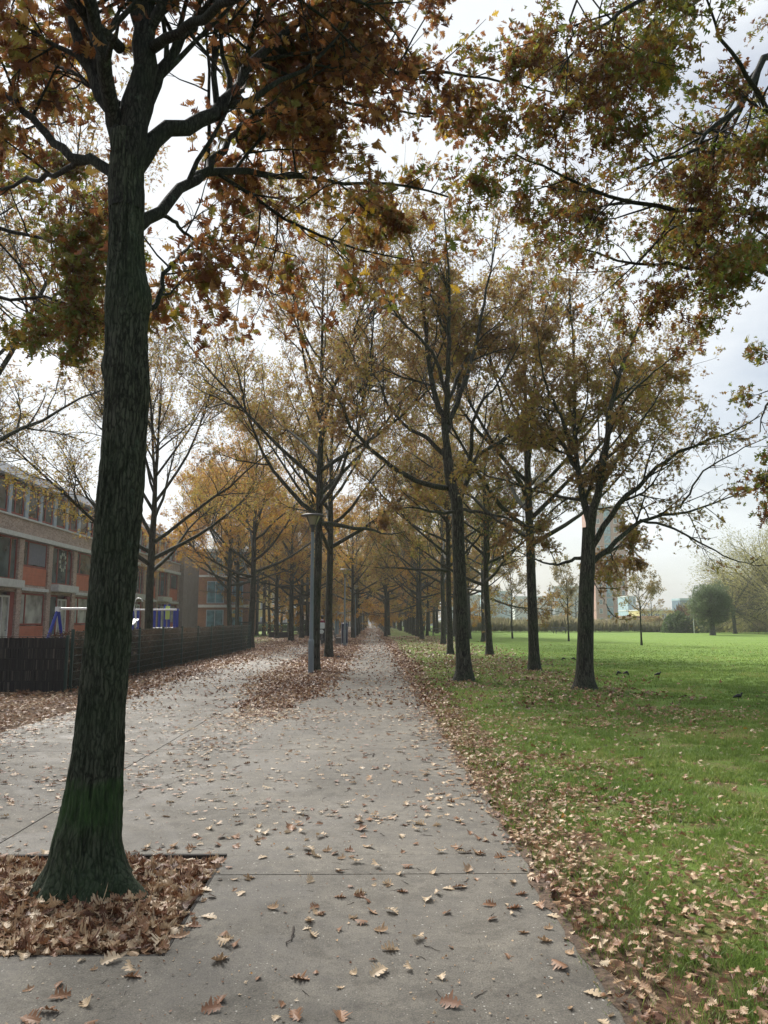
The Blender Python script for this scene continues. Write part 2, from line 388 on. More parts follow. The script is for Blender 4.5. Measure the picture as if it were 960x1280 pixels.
def tree_mesh(name, seed, H=13.5, zf=4.6, r=.21, nl=15, crown_r=4.6, leaves=22000, leafmatn='leaf_russet', barkn='bark', kind='mid', low=(18, 68), **kw):
    rg = np.random.default_rng(seed)
    tp, tr = trunk_poly(H, r, rg)
    limbs = generic_limbs(tp, tr, H, zf, nl, crown_r, rg, *low)
    T = Tubes(); T2 = Tubes()
    T.add(tp, tr, 14)
    kw.setdefault('t0', .34)
    _, lv = crown_from_limbs(limbs, rg, leaves=leaves, kind=kind, tubes=T2, **kw)
    me_t = T.mesh(name+'_trunk', M[barkn]); me_b = T2.mesh(name+'_branches', M[barkn])
    me_c = amesh(name+'_crown', *lv); me_c.materials.append(M[leafmatn])
    return me_t, me_b, me_c
def put_tree(meshes, x, y, label, group=None, rz=0.0, s=1.0, sz=None, name='oak_tree', cat='tree', z=-.03, crown_mat=None, parts=('trunk', 'branches', 'crown')):
    e = empty(name, (x, y, z), label, cat, group, rz); e.scale = (s, s, sz or s)
    for me, pn in zip(meshes, parts):
        o = bpy.data.objects.new(pn, me); C.objects.link(o); o.parent = e
        if pn == 'crown' and crown_mat:
            o.material_slots[0].link = 'OBJECT'; o.material_slots[0].material = M[crown_mat]
    return e

def sv_tree(name, base, trunk_ctrl, trunk_r, limb_specs, label, leafm, barkt, barkl, seed, leaves, sides_trunk=20, extra_limbs=(), group=None, hero=False, **kw):
    """a tree whose main limbs are laid out one by one; every limb is a part"""
    rg = np.random.default_rng(seed)
    e = empty(name, base, label, 'tree', group)
    b = np.array(base)
    tp = crm(np.array(trunk_ctrl)-b, 40 if not hero else 60); tr = np.interp(np.linspace(0, 1, len(tp)), np.linspace(0, 1, len(trunk_r)), trunk_r)
    limbs = []
    for ctrl, r0, r1 in limb_specs:
        p = crm(np.array(ctrl)-b, 16); p[1:-1] += rg.normal(0, .018, (14, 3))
        limbs.append((p, np.linspace(r0, r1, 16)))
    limbs += list(extra_limbs)
    tb, lv = crown_from_limbs(limbs, rg, leaves=leaves, **kw)
    if not hero:
        T = Tubes(); T.add(tp, tr, sides_trunk); T.build('trunk', barkt, e)
    for T in tb: T.build('limb', barkl, e)
    if lv is not None: link('crown', amesh('crown', *lv), leafm, e)
    return e, tp, tr
#@@STRUCT
# ------------------------------------------------------------------ ground
def sheet(name, x0, x1, y0, y1, z, mat, nx=1, ny=1):
    xs = np.linspace(x0, x1, nx+1); ys = np.linspace(y0, y1, ny+1)
    X, Y = np.meshgrid(xs, ys); V = np.stack([X, Y, np.full_like(X, z)], -1).reshape(-1, 3)
    i = np.arange(ny)[:, None]*(nx+1)+np.arange(nx)[None]
    F = np.stack([i, i+1, i+nx+2, i+nx+1], -1).reshape(-1, 4)
    o = link(name, amesh(name, V, F), mat); return tag(o, kind='structure')
def lin(a, lo, hi):
    mr = t.nodes.new('ShaderNodeMapRange'); mr.inputs['From Min'].default_value = lo; mr.inputs['From Max'].default_value = hi
    mr.clamp = True; t.links.new(a, mr.inputs['Value']); return mr.outputs[0]
m, t, b = newmat('ground_mat')
tcn = t.nodes.new('ShaderNodeTexCoord'); obv = tcn.outputs['Object']
sp = t.nodes.new('ShaderNodeSeparateXYZ'); t.links.new(obv, sp.inputs[0])
X_, Y_ = sp.outputs['X'], sp.outputs['Y']
n_big = noise(t, obv, .35, 5, .6); n_mid = noise(t, obv, 2.2, 5, .6); n_fine = noise(t, obv, 38, 4, .7)
grass = ramp(t, [(.3, (.11, .18, .038)), (.55, (.15, .24, .048)), (.75, (.21, .29, .065))], n_mid)
grass = mixc(t, .5, grass, ramp(t, [(.35, (.55, .55, .5)), (.65, (1.25, 1.2, 1.1))], n_fine), 'MULTIPLY')
mps = t.nodes.new('ShaderNodeMapping'); mps.inputs['Scale'].default_value = (.02, .30, 1); t.links.new(obv, mps.inputs['Vector'])
grass = mixc(t, .6, grass, ramp(t, [(.35, (.70, .80, .70)), (.65, (1.15, 1.1, 1.0))], noise(t, mps.outputs[0], 1.0, 4)), 'MULTIPLY')
soil = ramp(t, [(.3, (.045, .032, .022)), (.5, (.11, .072, .045)), (.62, (.20, .125, .078)), (.75, (.34, .23, .15))], noise(t, obv, 14, 6, .75))
soil = mixc(t, .6, soil, ramp(t, [(.35, (.6, .55, .5)), (.6, (1.1, 1.05, 1.0))], n_mid), 'MULTIPLY')
grass = mixc(t, mathn(t, 'MULTIPLY', lin(noise(t, obv, .9, 6, .7), .54, .68), .25), grass, (.24, .21, .085))
# under the rows of trees the lawn is thin and leaf-strewn
right_under = mathn(t, 'MULTIPLY', mathn(t, 'SUBTRACT', 1.0, lin(X_, 4.6, 8.2)), .52)
near_edge = mathn(t, 'SUBTRACT', 1.0, lin(X_, 1.2, 2.3))
cover = mathn(t, 'MAXIMUM', right_under, near_edge)
cover = mathn(t, 'ADD', cover, mathn(t, 'MULTIPLY', mathn(t, 'SUBTRACT', n_mid, .5), 1.3))
coverg = lin(cover, .35, .75)
leftgreen = mathn(t, 'MULTIPLY', mathn(t, 'SUBTRACT', 1.0, lin(X_, -9.5, -7.6)), lin(Y_, 46, 52))
coverg = mathn(t, 'MULTIPLY', coverg, mathn(t, 'SUBTRACT', 1.0, mathn(t, 'MULTIPLY', leftgreen, lin(n_big, .4, .5))))
gc = mixc(t, coverg, grass, soil)
t.links.new(gc, b.inputs['Base Color']); b.inputs['Roughness'].default_value = .95; b.inputs['Specular IOR Level'].default_value = .15
bumpn(t, b, n_fine, .6, .03)
M['ground'] = m
sheet('ground', -1500, 1500, -60, 2500, -.03, M['ground'])

m, t, b = newmat('paving_mat')
tcn = t.nodes.new('ShaderNodeTexCoord'); obv = tcn.outputs['Object']
n1 = noise(t, obv, .7, 6, .65, .3); n2 = noise(t, obv, 7, 7, .7); n3 = noise(t, obv, 120, 4, .75); n5 = noise(t, obv, 32, 5, .7)
c = ramp(t, [(.3, (.105, .097, .080)), (.5, (.152, .140, .117)), (.7, (.208, .192, .158))], n1)
c = mixc(t, .8, c, ramp(t, [(.3, (.62, .61, .60)), (.7, (1.3, 1.28, 1.24))], n2), 'MULTIPLY')
c = mixc(t, .9, c, ramp(t, [(.34, (.42, .42, .43)), (.62, (1.32, 1.3, 1.28))], n3), 'MULTIPLY')
c = mixc(t, .8, c, ramp(t, [(.30, (.55, .54, .53)), (.45, (1, 1, 1)), (.72, (1.25, 1.24, 1.2))], n5), 'MULTIPLY')
for sc_, thr, pr, fac, colr in ((46, .26, .86, .75, (.58, .55, .49)), (85, .30, .80, .6, (.45, .42, .36)), (60, .30, .84, .7, (.045, .04, .038))):
    vo = t.nodes.new('ShaderNodeTexVoronoi'); vo.inputs['Scale'].default_value = sc_; vo.inputs['Randomness'].default_value = 1; t.links.new(obv, vo.inputs['Vector'])
    sel = t.nodes.new('ShaderNodeSeparateColor'); t.links.new(vo.outputs['Color'], sel.inputs[0])
    stone = mathn(t, 'MULTIPLY', mathn(t, 'LESS_THAN', vo.outputs['Distance'], mathn(t, 'MULTIPLY', sel.outputs[1], thr)), mathn(t, 'GREATER_THAN', sel.outputs[0], pr))
    c = mixc(t, mathn(t, 'MULTIPLY', stone, fac), c, colr)
sp3 = t.nodes.new('ShaderNodeSeparateXYZ'); t.links.new(obv, sp3.inputs[0])
wet = ramp(t, [(.47, (0, 0, 0)), (.62, (1, 1, 1))], noise(t, obv, 1.1, 7, .7, .8))
stain = ramp(t, [(.52, (0, 0, 0)), (.62, (1, 1, 1))], noise(t, obv, 3.4, 5, .6, 1.0))
nearw = mathn(t, 'SUBTRACT', 1.0, mathn(t, 'MULTIPLY', sp3.outputs['Y'], .085))
wf = mathn(t, 'MAXIMUM', mathn(t, 'MULTIPLY', wet, .55), mathn(t, 'MULTIPLY', stain, .45))
c = mixc(t, wf, c, mixc(t, 1.0, c, (.45, .43, .40), 'MULTIPLY'))
t.links.new(c, b.inputs['Base Color'])
t.links.new(ramp(t, [(.0, (.72, .72, .72)), (1, (.50, .50, .50))], wet), b.inputs['Roughness'])
b.inputs['Specular IOR Level'].default_value = .38
bumpn(t, b, mathn(t, 'ADD', n3, mathn(t, 'MULTIPLY', n5, .8)), .7, .006)
M['paving'] = m
M['joint'] = plain('joint_mat', (.035, .03, .025), .9)
M['soil'] = None
class MB:
    def __init__(s): s.bm = bmesh.new()
    def box(s, x0, x1, y0, y1, z0, z1):
        vs = [s.bm.verts.new(p) for p in ((x0, y0, z0), (x1, y0, z0), (x1, y1, z0), (x0, y1, z0), (x0, y0, z1), (x1, y0, z1), (x1, y1, z1), (x0, y1, z1))]
        for f in ((3, 2, 1, 0), (4, 5, 6, 7), (0, 1, 5, 4), (1, 2, 6, 5), (2, 3, 7, 6), (3, 0, 4, 7)): s.bm.faces.new([vs[i] for i in f])
        return s
    def poly(s, pts, depth):                  # outline in points, extruded by vector
        a = [s.bm.verts.new(p) for p in pts]; d = Vector(depth); bb = [s.bm.verts.new(Vector(p)+d) for p in pts]; n = len(a)
        s.bm.faces.new(a[::-1]); s.bm.faces.new(bb)
        for i in range(n): s.bm.faces.new((a[i], a[(i+1) % n], bb[(i+1) % n], bb[i]))
        return s
    def bar(s, p, q, r, sides=8, r2=None):
        p = Vector(p); q = Vector(q); d = (q-p).normalized(); ref = Vector((1, 0, 0)) if abs(d.z) > .9 else Vector((0, 0, 1))
        u = ref.cross(d).normalized(); v = d.cross(u); r2 = r if r2 is None else r2
        A = [s.bm.verts.new(p+(u*math.cos(a)+v*math.sin(a))*r) for a in [2*math.pi*k/sides for k in range(sides)]]
        B = [s.bm.verts.new(q+(u*math.cos(a)+v*math.sin(a))*r2) for a in [2*math.pi*k/sides for k in range(sides)]]
        for i in range(sides): s.bm.faces.new((A[i], A[(i+1) % sides], B[(i+1) % sides], B[i]))
        s.bm.faces.new(A[::-1]); s.bm.faces.new(B); return s
    def lathe(s, prof, c=(0, 0, 0), sides=20):
        rings = []
        for r, z in prof:
            rings.append([s.bm.verts.new((c[0]+r*math.cos(2*math.pi*k/sides), c[1]+r*math.sin(2*math.pi*k/sides), c[2]+z)) for k in range(sides)])
        for a, bb in zip(rings, rings[1:]):
            for i in range(sides): s.bm.faces.new((a[i], a[(i+1) % sides], bb[(i+1) % sides], bb[i]))
        s.bm.faces.new(rings[0][::-1]); s.bm.faces.new(rings[-1]); return s
    def ring(s, c, rad, r, axis='x', seg=24, sides=6):
        rr = []
        for k in range(seg):
            a = 2*math.pi*k/seg; co, si = math.cos(a), math.sin(a); row = []
            for j in range(sides):
                bb = 2*math.pi*j/sides; q = rad+r*math.cos(bb); h = r*math.sin(bb)
                row.append(s.bm.verts.new((c[0]+h, c[1]+q*co, c[2]+q*si) if axis == 'x' else (c[0]+q*co, c[1]+h, c[2]+q*si)))
            rr.append(row)
        for k in range(seg):
            for j in range(sides): s.bm.faces.new((rr[k][j], rr[(k+1) % seg][j], rr[(k+1) % seg][(j+1) % sides], rr[k][(j+1) % sides]))
        return s
    def mesh(s, name, mat=None, bevel=0.0, smooth=False):
        if bevel: bmesh.ops.bevel(s.bm, geom=list(s.bm.edges), offset=bevel, segments=2, affect='EDGES')
        bmesh.ops.recalc_face_normals(s.bm, faces=list(s.bm.faces))
        me = bpy.data.meshes.new(name); s.bm.to_mesh(me); s.bm.free()
        if mat is not None: me.materials.append(mat)
        if smooth:
            for p in me.polygons: p.use_smooth = True
            me.update()
        return me
    def build(s, name, mat, parent=None, loc=None, bevel=0.0, smooth=False):
        o = link(name, s.mesh(name, mat, bevel, smooth), None, parent, loc); return o
# paving slabs (in-situ concrete bays with open joints) round the tree pit
PIT = (-2.62, -.97, 3.86, 5.42)
mb = MB(); g = .006
ysL = [-2.0, 1.5, 5.6, 9.6, 13.8, 18, 22, 26, 30, 34, 38, 42, 46, 50, 54]
for a, c_ in zip(ysL, ysL[1:]): mb.box(-5.2+g, -2.62-g, a+g, c_-g, -.14, 0)
mb.box(-5.2+g, -2.62-g, 54+g, 400, -.14, 0)
mb.box(-2.62+g, -.97, -2.0, 3.86, -.14, 0)
mb.box(-.97, 1.0, -2.0, 5.02-g, -.14, 0)
mb.box(-.97, 1.0, 5.02+g, 5.42, -.14, 0)
mb.box(-2.62+g, 1.0, 5.422, 9.7-g, -.14, 0)
ysR = [9.7, 14.4, 19, 24, 29, 34, 39, 44]
for a, c_ in zip(ysR, ysR[1:]): mb.box(-2.62+g, 1.0, a+g, c_-g, -.14, 0)
mb.box(-2.62+g, 1.0, 44+g, 400, -.14, 0)
tag(mb.build('path', M['paving']), kind='structure')
mb = MB(); mb.box(PIT[0], PIT[1], PIT[3]-.035, PIT[3]-.004, -.12, .012).box(PIT[1]-.02, PIT[1]-.004, PIT[2]+.01, PIT[3]-.04, -.12, -.002)
mb.box(PIT[0], PIT[1]-.03, PIT[2]+.004, PIT[2]+.03, -.12, -.004)
tag(mb.build('pit_edging', M['joint']), 'thin dark rusted steel edging framing the square tree pit', 'edging')
m, t, b = newmat('soil_mat')
tcn = t.nodes.new('ShaderNodeTexCoord')
c = ramp(t, [(.3, (.045, .032, .022)), (.5, (.095, .062, .040)), (.64, (.17, .11, .07)), (.76, (.32, .22, .14))], noise(t, tcn.outputs['Object'], 17, 6, .8))
t.links.new(c, b.inputs['Base Color']); b.inputs['Roughness'].default_value = .95
bumpn(t, b, noise(t, tcn.outputs['Object'], 30, 4), .8, .03); M['soil'] = m
# worn earth strip under the middle row of trees, its outline uneven
def strip(name, xl, xr, y0, y1, z, n, seed, amp=.5, fr=.9):
    ys = np.concatenate([np.linspace(y0, 60, n), np.linspace(60, y1, 30)[1:]]); k = len(ys)
    lx = np.array([xl(y) for y in ys])+(fbm(np.stack([ys, ys*0], 1), fr, seed)-.5)*amp
    rx = np.array([xr(y) for y in ys])+(fbm(np.stack([ys, ys*0+9], 1), fr, seed+1)-.5)*amp
    V = np.concatenate([np.stack([lx, ys, np.full(k, z)], 1), np.stack([rx, ys, np.full(k, z)], 1)])
    i = np.arange(k-1); F = np.stack([i, i+k, i+k+1, i+1], 1)
    return tag(link(name, amesh(name, V, F), M['soil']), kind='structure')
strip('edge_soil', lambda y: .965, lambda y: 1.03, .5, 200, .004, 1500, 15, .16, 3.1)
strip('earth', lambda y: -1.9-min(1.3, max(0, (y-12)*.09)), lambda y: -1.75+min(.75, max(0, (y-12)*.07)), 13, 395, .004, 160, 5)

# ------------------------------------------------------------------ the near oak
Y0 = 4.74
hero_c = [(112, 1128), (110, 1050), (119, 980), (126, 900), (135, 800), (143.5, 700), (152, 600), (158.5, 500), (158, 400), (158, 300), (158, 230)]
hp = np.array([P(x, y, Y0) for x, y in hero_c]); hp[0][2] = -.06
hz = hp[:, 2]; base = np.array([hp[0][0], Y0, -.03])
he = empty('oak_tree', base, 'thick mossy oak trunk standing in the square leaf-filled tree pit', 'tree')
# trunk surface with real ridged bark
sides, rows = 150, 620
zz = np.linspace(-.10, 4.75, rows); cx = np.interp(zz, hz, hp[:, 0]); cy = np.full(rows, Y0)
rr = np.interp(zz, [0, .5, 1.0], [1, .97, .88])*np.interp(zz, [-.1, 0, .08, .18, .3, .5, .75, 1, 2, 3, 3.4, 3.55, 3.75, 4.0, 4.4, 4.75], [.262, .247, .225, .202, .184, .166, .156, .150, .147, .144, .143, .148, .136, .118, .120, .115])
A, Z = np.meshgrid(np.arange(sides)*2*math.pi/sides, zz)
Rr = np.repeat(rr[:, None], sides, 1)
for az, wd, amp in ((-.35, .30, .20), (-1.2, .4, .07), (1.1, .4, .12), (2.4, .35, .10), (3.3, .35, .13), (-2.2, .4, .08)):
    da = (A-az+math.pi) % (2*math.pi)-math.pi
    Rr = Rr+amp*np.exp(-(da/wd)**2)*np.exp(-np.clip(Z, -.03, 9)/.10)
def bump_at(az, z, s, amp):
    da = (A-az+math.pi) % (2*math.pi)-math.pi
    return amp*np.exp(-(da/s[0])**2-((Z-z)/s[1])**2)
Rr = Rr+bump_at(-.1, 3.62, (.7, .11), .035)+bump_at(3.3, 3.15, (.6, .07), .022)+bump_at(-.3, 3.02, (.5, .12), .022)+bump_at(2.2, 4.4, (.6, .15), .02)
pc = np.stack([np.cos(A)*3.2, np.sin(A)*3.2, Z*1.4], -1)
wv = fbm(pc, 1.0, 3, 2)
pr = np.stack([np.cos(A)*6.5+wv*1.5, np.sin(A)*6.5+wv*1.5, Z*2.4+wv], -1)
ridge = 1-np.abs(2*fbm(pr, 1.0, 11, 3)-1)*2
pr2 = np.stack([np.cos(A)*24, np.sin(A)*24, Z*9], -1)
Rr = Rr*(1+.10*(wv-.5))+.017*(ridge-.5)+.006*(fbm(pr2, 1, 29, 2)-.5)
V = np.stack([cx[:, None]+np.cos(A)*Rr, cy[:, None]+np.sin(A)*Rr, Z], -1).reshape(-1, 3)-base
i = np.arange(rows-1)[:, None]*sides; j = np.arange(sides)[None]; j2 = (j+1) % sides
F = np.stack([i+j, i+j2, i+sides+j2, i+sides+j], -1).reshape(-1, 4)
link('trunk', amesh('trunk', V, F, smooth=True), M['bark_hero'], he)
top = P(158, 262, Y0)
def LS(pts, r0, r1): return ([P(*p) for p in pts], r0, r1)
H_L = [
 LS([(158, 265, 4.74), (165, 180, 4.75), (178, 80, 4.8), (180, 0, 4.85), (186, -120, 4.95), (190, -420, 5.2), (200, -1100, 5.5)], .115, .03),
 LS([(150, 215, 4.74), (140, 150, 4.75), (108, 80, 4.8), (85, 0, 4.9), (60, -110, 5.1), (20, -300, 5.6)], .058, .02),
 LS([(150, 170, 4.74), (146, 150, 4.7), (126, 60, 4.45), (108, -20, 4.3), (90, -150, 4.1), (60, -400, 3.8)], .066, .02),
 LS([(170, 190, 4.74), (190, 120, 4.9), (222, 55, 5.1), (262, 0, 5.4), (320, -70, 5.9), (380, -180, 6.4)], .052, .014),
 LS([(165, 215, 4.74), (200, 172, 4.9), (245, 155, 5.1), (280, 130, 5.3), (300, 100, 5.6), (325, 66, 5.9), (362, 34, 6.2), (400, 0, 6.6), (470, -50, 7.3), (560, -90, 8.2)], .066, .02),
 LS([(165, 285, 4.74), (190, 272, 4.85), (222, 240, 5.1), (258, 215, 5.5), (300, 214, 6.1), (345, 220, 6.7), (390, 221, 7.3), (440, 230, 7.9), (500, 232, 8.6), (560, 246, 9.4)], .048, .012),
 LS([(240, 226, 5.3), (264, 205, 5.5), (284, 178, 5.8), (300, 160, 6.1), (350, 135, 6.8), (420, 128, 7.5), (500, 140, 8.3), (590, 150, 9.2)], .036, .01),
 LS([(292, 118, 5.45), (318, 140, 5.9), (350, 134, 6.4), (400, 122, 7.0), (440, 116, 7.6), (520, 118, 8.5)], .026, .008),
 LS([(340, 52, 6.0), (360, 68, 6.3), (410, 72, 6.8), (480, 88, 7.6), (560, 92, 8.5), (640, 104, 9.4), (700, 118, 10)], .036, .01),
 LS([(160, 240, 4.74), (128, 205, 4.8), (90, 192, 4.9), (60, 168, 5.05), (30, 140, 5.2), (0, 112, 5.4), (-60, 70, 5.8), (-150, 30, 6.3)], .042, .014),
 LS([(112, 200, 4.85), (90, 206, 5.0), (55, 222, 5.3), (20, 230, 5.7), (-40, 236, 6.2), (-110, 240, 6.8)], .026, .008),
 LS([(170, 400, 4.74), (192, 380, 4.85), (204, 352, 4.95), (216, 328, 5.1), (240, 305, 5.6), (300, 300, 6.5), (370, 320, 7.4)], .022, .006),
 LS([(196, 265, 4.9), (225, 285, 5.3), (255, 310, 5.9), (300, 345, 6.8), (350, 370, 7.7)], .016, .005),
 LS([(150, 130, 4.8), (120, 110, 5.2), (80, 85, 5.7), (30, 70, 6.3), (-20, 62, 6.9)], .02, .006),
 LS([(190, 60, 4.8), (240, 30, 4.3), (330, -30, 3.7), (430, -120, 3.1)], .04, .012),
 LS([(150, 60, 4.8), (80, -10, 4.2), (-20, -100, 3.6), (-150, -200, 3.0)], .04, .012),
]
leafi = [.3, .7, .6, .7, .7, 2.3, 2.4, 2.1, 2.6, .8, 1.0, .9, .9, 1.3, .8, .8]
rg = np.random.default_rng(41)
limbs = []
for ctrl, r0, r1 in H_L:
    p = crm(np.array(ctrl)-base, 22); p[2:-1] += rg.normal(0, .012, (19, 3)); limbs.append((p, r0+(r1-r0)*np.linspace(0, 1, 22)**.8))
tb, lv = crown_from_limbs(limbs, rg, l2=3.0, l3=4.2, l4=5.0, k2=.30, k3=.50, k4=.55, leaves=17500, leafsize=.086, kind='hi', clump=.44, clscale=1.5, t0=.24,
                          droop=.03, sides=(14, 7, 5, 4), minr=.0022, curl=.8, hang=.5, leafiness=leafi, tintshift=-.10)
for T in tb: T.build('limb', M['bark_limb'], he)
link('crown', amesh('crown', *lv), M['leaf_brown'], he)

# ------------------------------------------------------------------ oak just outside the frame at the right, its branches hang in
bx = P(1032, 776, 10.2); base = np.array([bx[0], 10.2, -.03])
tc_ = [base, base+(0.03, 0, 1.5), base+(0, .05, 3.2), base+(-.05, .05, 5), base+(0, 0, 8), base+(.1, 0, 11)]
def RL(pts, r0, r1): return ([P(*p) for p in pts], r0, r1)
lim = [
 RL([(1015, 180, 10.2), (995, 70, 9.9), (960, 72, 9.6), (935, 110, 9.3), (918, 138, 9.1), (890, 160, 8.9), (865, 188, 8.7), (830, 200, 8.5), (790, 212, 8.3)], .06, .01),
 RL([(1018, 300, 10.2), (960, 270, 9.6), (900, 262, 9.0), (830, 262, 8.6), (760, 245, 8.3), (690, 215, 8.1), (640, 190, 8.0)], .045, .008),
 RL([(1018, 380, 10.2), (970, 345, 9.8), (905, 335, 9.3), (840, 332, 8.9), (770, 325, 8.6), (700, 300, 8.3)], .04, .007),
 RL([(1015, -60, 10.2), (960, -90, 9.3), (880, -50, 8.5), (800, 0, 7.8), (740, 40, 7.5), (700, 90, 7.3)], .05, .008),
 RL([(940, -60, 9.2), (860, 10, 8.8), (820, 60, 8.5), (800, 100, 8.3)], .03, .007),
 RL([(1018, 470, 10.2), (985, 480, 9.8), (962, 500, 9.5), (950, 540, 9.3)], .028, .006),
 RL([(1018, 250, 10.2), (985, 180, 9.4), (950, 120, 8.6), (910, 60, 8.0), (880, -10, 7.5)], .05, .01),
 RL([(1018, 560, 10.2), (990, 580, 9.9), (966, 590, 9.7), (955, 610, 9.6)], .02, .005),
 RL([(1020, 60, 10.2), (1080, -60, 10.8), (1200, -150, 11.5)], .06, .02),
 RL([(1020, 100, 10.2), (1060, 0, 12), (1000, -80, 14)], .06, .015),
 RL([(800, -20, 7.9), (735, -30, 7.2), (715, 30, 7.0), (708, 90, 7.0), (705, 140, 7.0)], .016, .004),
]
sv_tree('oak_tree', base, tc_, [.33, .22, .20, .18, .10, .03], lim, 'oak just beyond the right edge whose leafy branches hang into the upper right', M['leaf_olive'], M['bark'], M['bark_limb'], 77, 26000,
        l2=3.2, l3=4.4, l4=5.0, k2=.36, k3=.52, k4=.55, leafsize=.092, kind='mid', clump=.40, clscale=.8, t0=.22, droop=.03, minr=.0024, curl=.8, hang=.5,
        sides=(12, 6, 5, 4), leafiness=[1.1, 1.5, 1.4, .8, 1.3, 1.0, 1.3, .8, .6, .6, .1])

# ------------------------------------------------------------------ oak outside the frame at the left
base = np.array([-7.4, 9.6, -.03])
tc_ = [base, base+(0, 0, 1.5), base+(.05, 0, 3.2), base+(.1, 0, 5), base+(0, 0, 8), base+(0, 0, 11)]
lim = [
 RL([(-250, 330, 9.6), (-120, 290, 9.2), (-20, 285, 8.9), (60, 300, 8.6), (115, 320, 8.4)], .05, .008),
 RL([(-250, 420, 9.6), (-120, 390, 9.2), (-20, 372, 8.8), (60, 375, 8.5), (120, 392, 8.3)], .04, .007),
 RL([(-250, 260, 9.6), (-120, 200, 9.6), (-10, 170, 9.6), (90, 150, 9.5)], .05, .008),
 RL([(-250, 100, 9.6), (-160, -40, 9.6), (-60, -100, 9.6)], .05, .012),
 RL([(-250, 150, 9.6), (-380, 50, 10), (-500, 0, 11)], .05, .012),
]
sv_tree('oak_tree', base, tc_, [.33, .22, .20, .18, .10, .03], lim, 'oak beyond the left edge whose green and brown foliage reaches in behind the thick trunk', M['leaf_olive'], M['bark'], M['bark_limb'], 78, 8500,
        l2=3.2, l3=4.2, l4=5.0, k2=.34, k3=.5, k4=.5, leafsize=.092, kind='mid', clump=.40, clscale=.8, t0=.3, droop=.03, minr=.0024, curl=.8, hang=.4, leafiness=[1.1, .9, 1.1, .6, .6])

# ------------------------------------------------------------------ the two big oaks on the lawn
def lawn_tree(px, py, trunkpx, radii, limspec, label, leafm, seed, leaves, **kw):
    g0 = G(px, py); Yb = g0[1]; base = np.array([g0[0], Yb, -.03])
    tc_ = [base+(0, 0, -.03)]+[P(x, y, Yb) for x, y in trunkpx]
    lims = [([P(x, y, Yb+dy) for x, y, dy in pts], r0, r1) for pts, r0, r1 in limspec]
    return sv_tree('oak_tree', base, tc_, radii, lims, label, leafm, M['bark'], M['bark'], seed, leaves, sides_trunk=24, **kw)
lawn_tree(580, 850, [(580, 838), (579, 820), (577, 780), (575, 730), (573, 680), (571, 630), (563, 600), (558, 560)], [.33, .235, .20, .185, .178, .17, .16, .145, .13],
 [([(565, 610, 0), (538, 607, -.2), (505, 592, -.6), (470, 568, -1), (440, 535, -1.4), (424, 500, -1.7), (405, 470, -2)], .085, .02),
  ([(558, 570, 0), (535, 548, .3), (505, 530, .8), (485, 505, 1.2), (472, 475, 1.5), (445, 455, 1.8)], .07, .015),
  ([(560, 590, 0), (556, 530, 0), (545, 500, .1), (535, 450, .3), (530, 400, .5), (520, 340, .8), (505, 280, 1)], .11, .02),
  ([(558, 530, 0), (560, 480, -.3), (561, 420, -.6), (560, 350, -.8), (555, 260, -1)], .09, .02),
  ([(560, 530, 0), (575, 490, .3), (590, 450, .6), (600, 400, .8), (612, 340, 1), (625, 270, 1.2)], .08, .018),
  ([(567, 600, 0), (588, 575, -.3), (590, 530, -.8), (605, 500, -1.2), (622, 480, -1.5), (650, 430, -2)], .07, .015),
  ([(575, 620, 0), (600, 568, .5), (640, 545, 1), (672, 515, 1.5), (700, 470, 2)], .07, .015),
  ([(570, 640, 0), (545, 640, -1), (510, 635, -2), (480, 640, -3)], .05, .01),
  ([(570, 635, 0), (600, 640, -1), (640, 650, -1.6), (680, 665, -2.2)], .05, .01),
  ([(570, 645, 0), (560, 640, 1.5), (545, 630, 3), (530, 625, 4)], .05, .01),
  ([(560, 500, 0), (540, 440, -1.2), (500, 400, -2.2), (470, 340, -3)], .06, .012),
  ([(560, 500, 0), (590, 440, 1.5), (640, 390, 2.5), (670, 340, 3)], .06, .012),
  ([(560, 540, 0), (570, 500, 2), (580, 440, 3.5), (590, 400, 4.5)], .06, .012)],
 'big oak with spreading limbs nearest the path on the leafy lawn', M['leaf_russet'], 501, 20000,
 l2=2.9, l3=4.2, l4=4.5, k2=.46, k3=.42, k4=.45, leafsize=.115, kind='mid', clump=.47, clscale=.8, t0=.36, sides=(9, 5, 4, 3), minr=.004,
 leafiness=[.8, .9, .8, .8, .8, .8, 1.1, 1.6, 1.6, 1.4, 1, 1, 1])
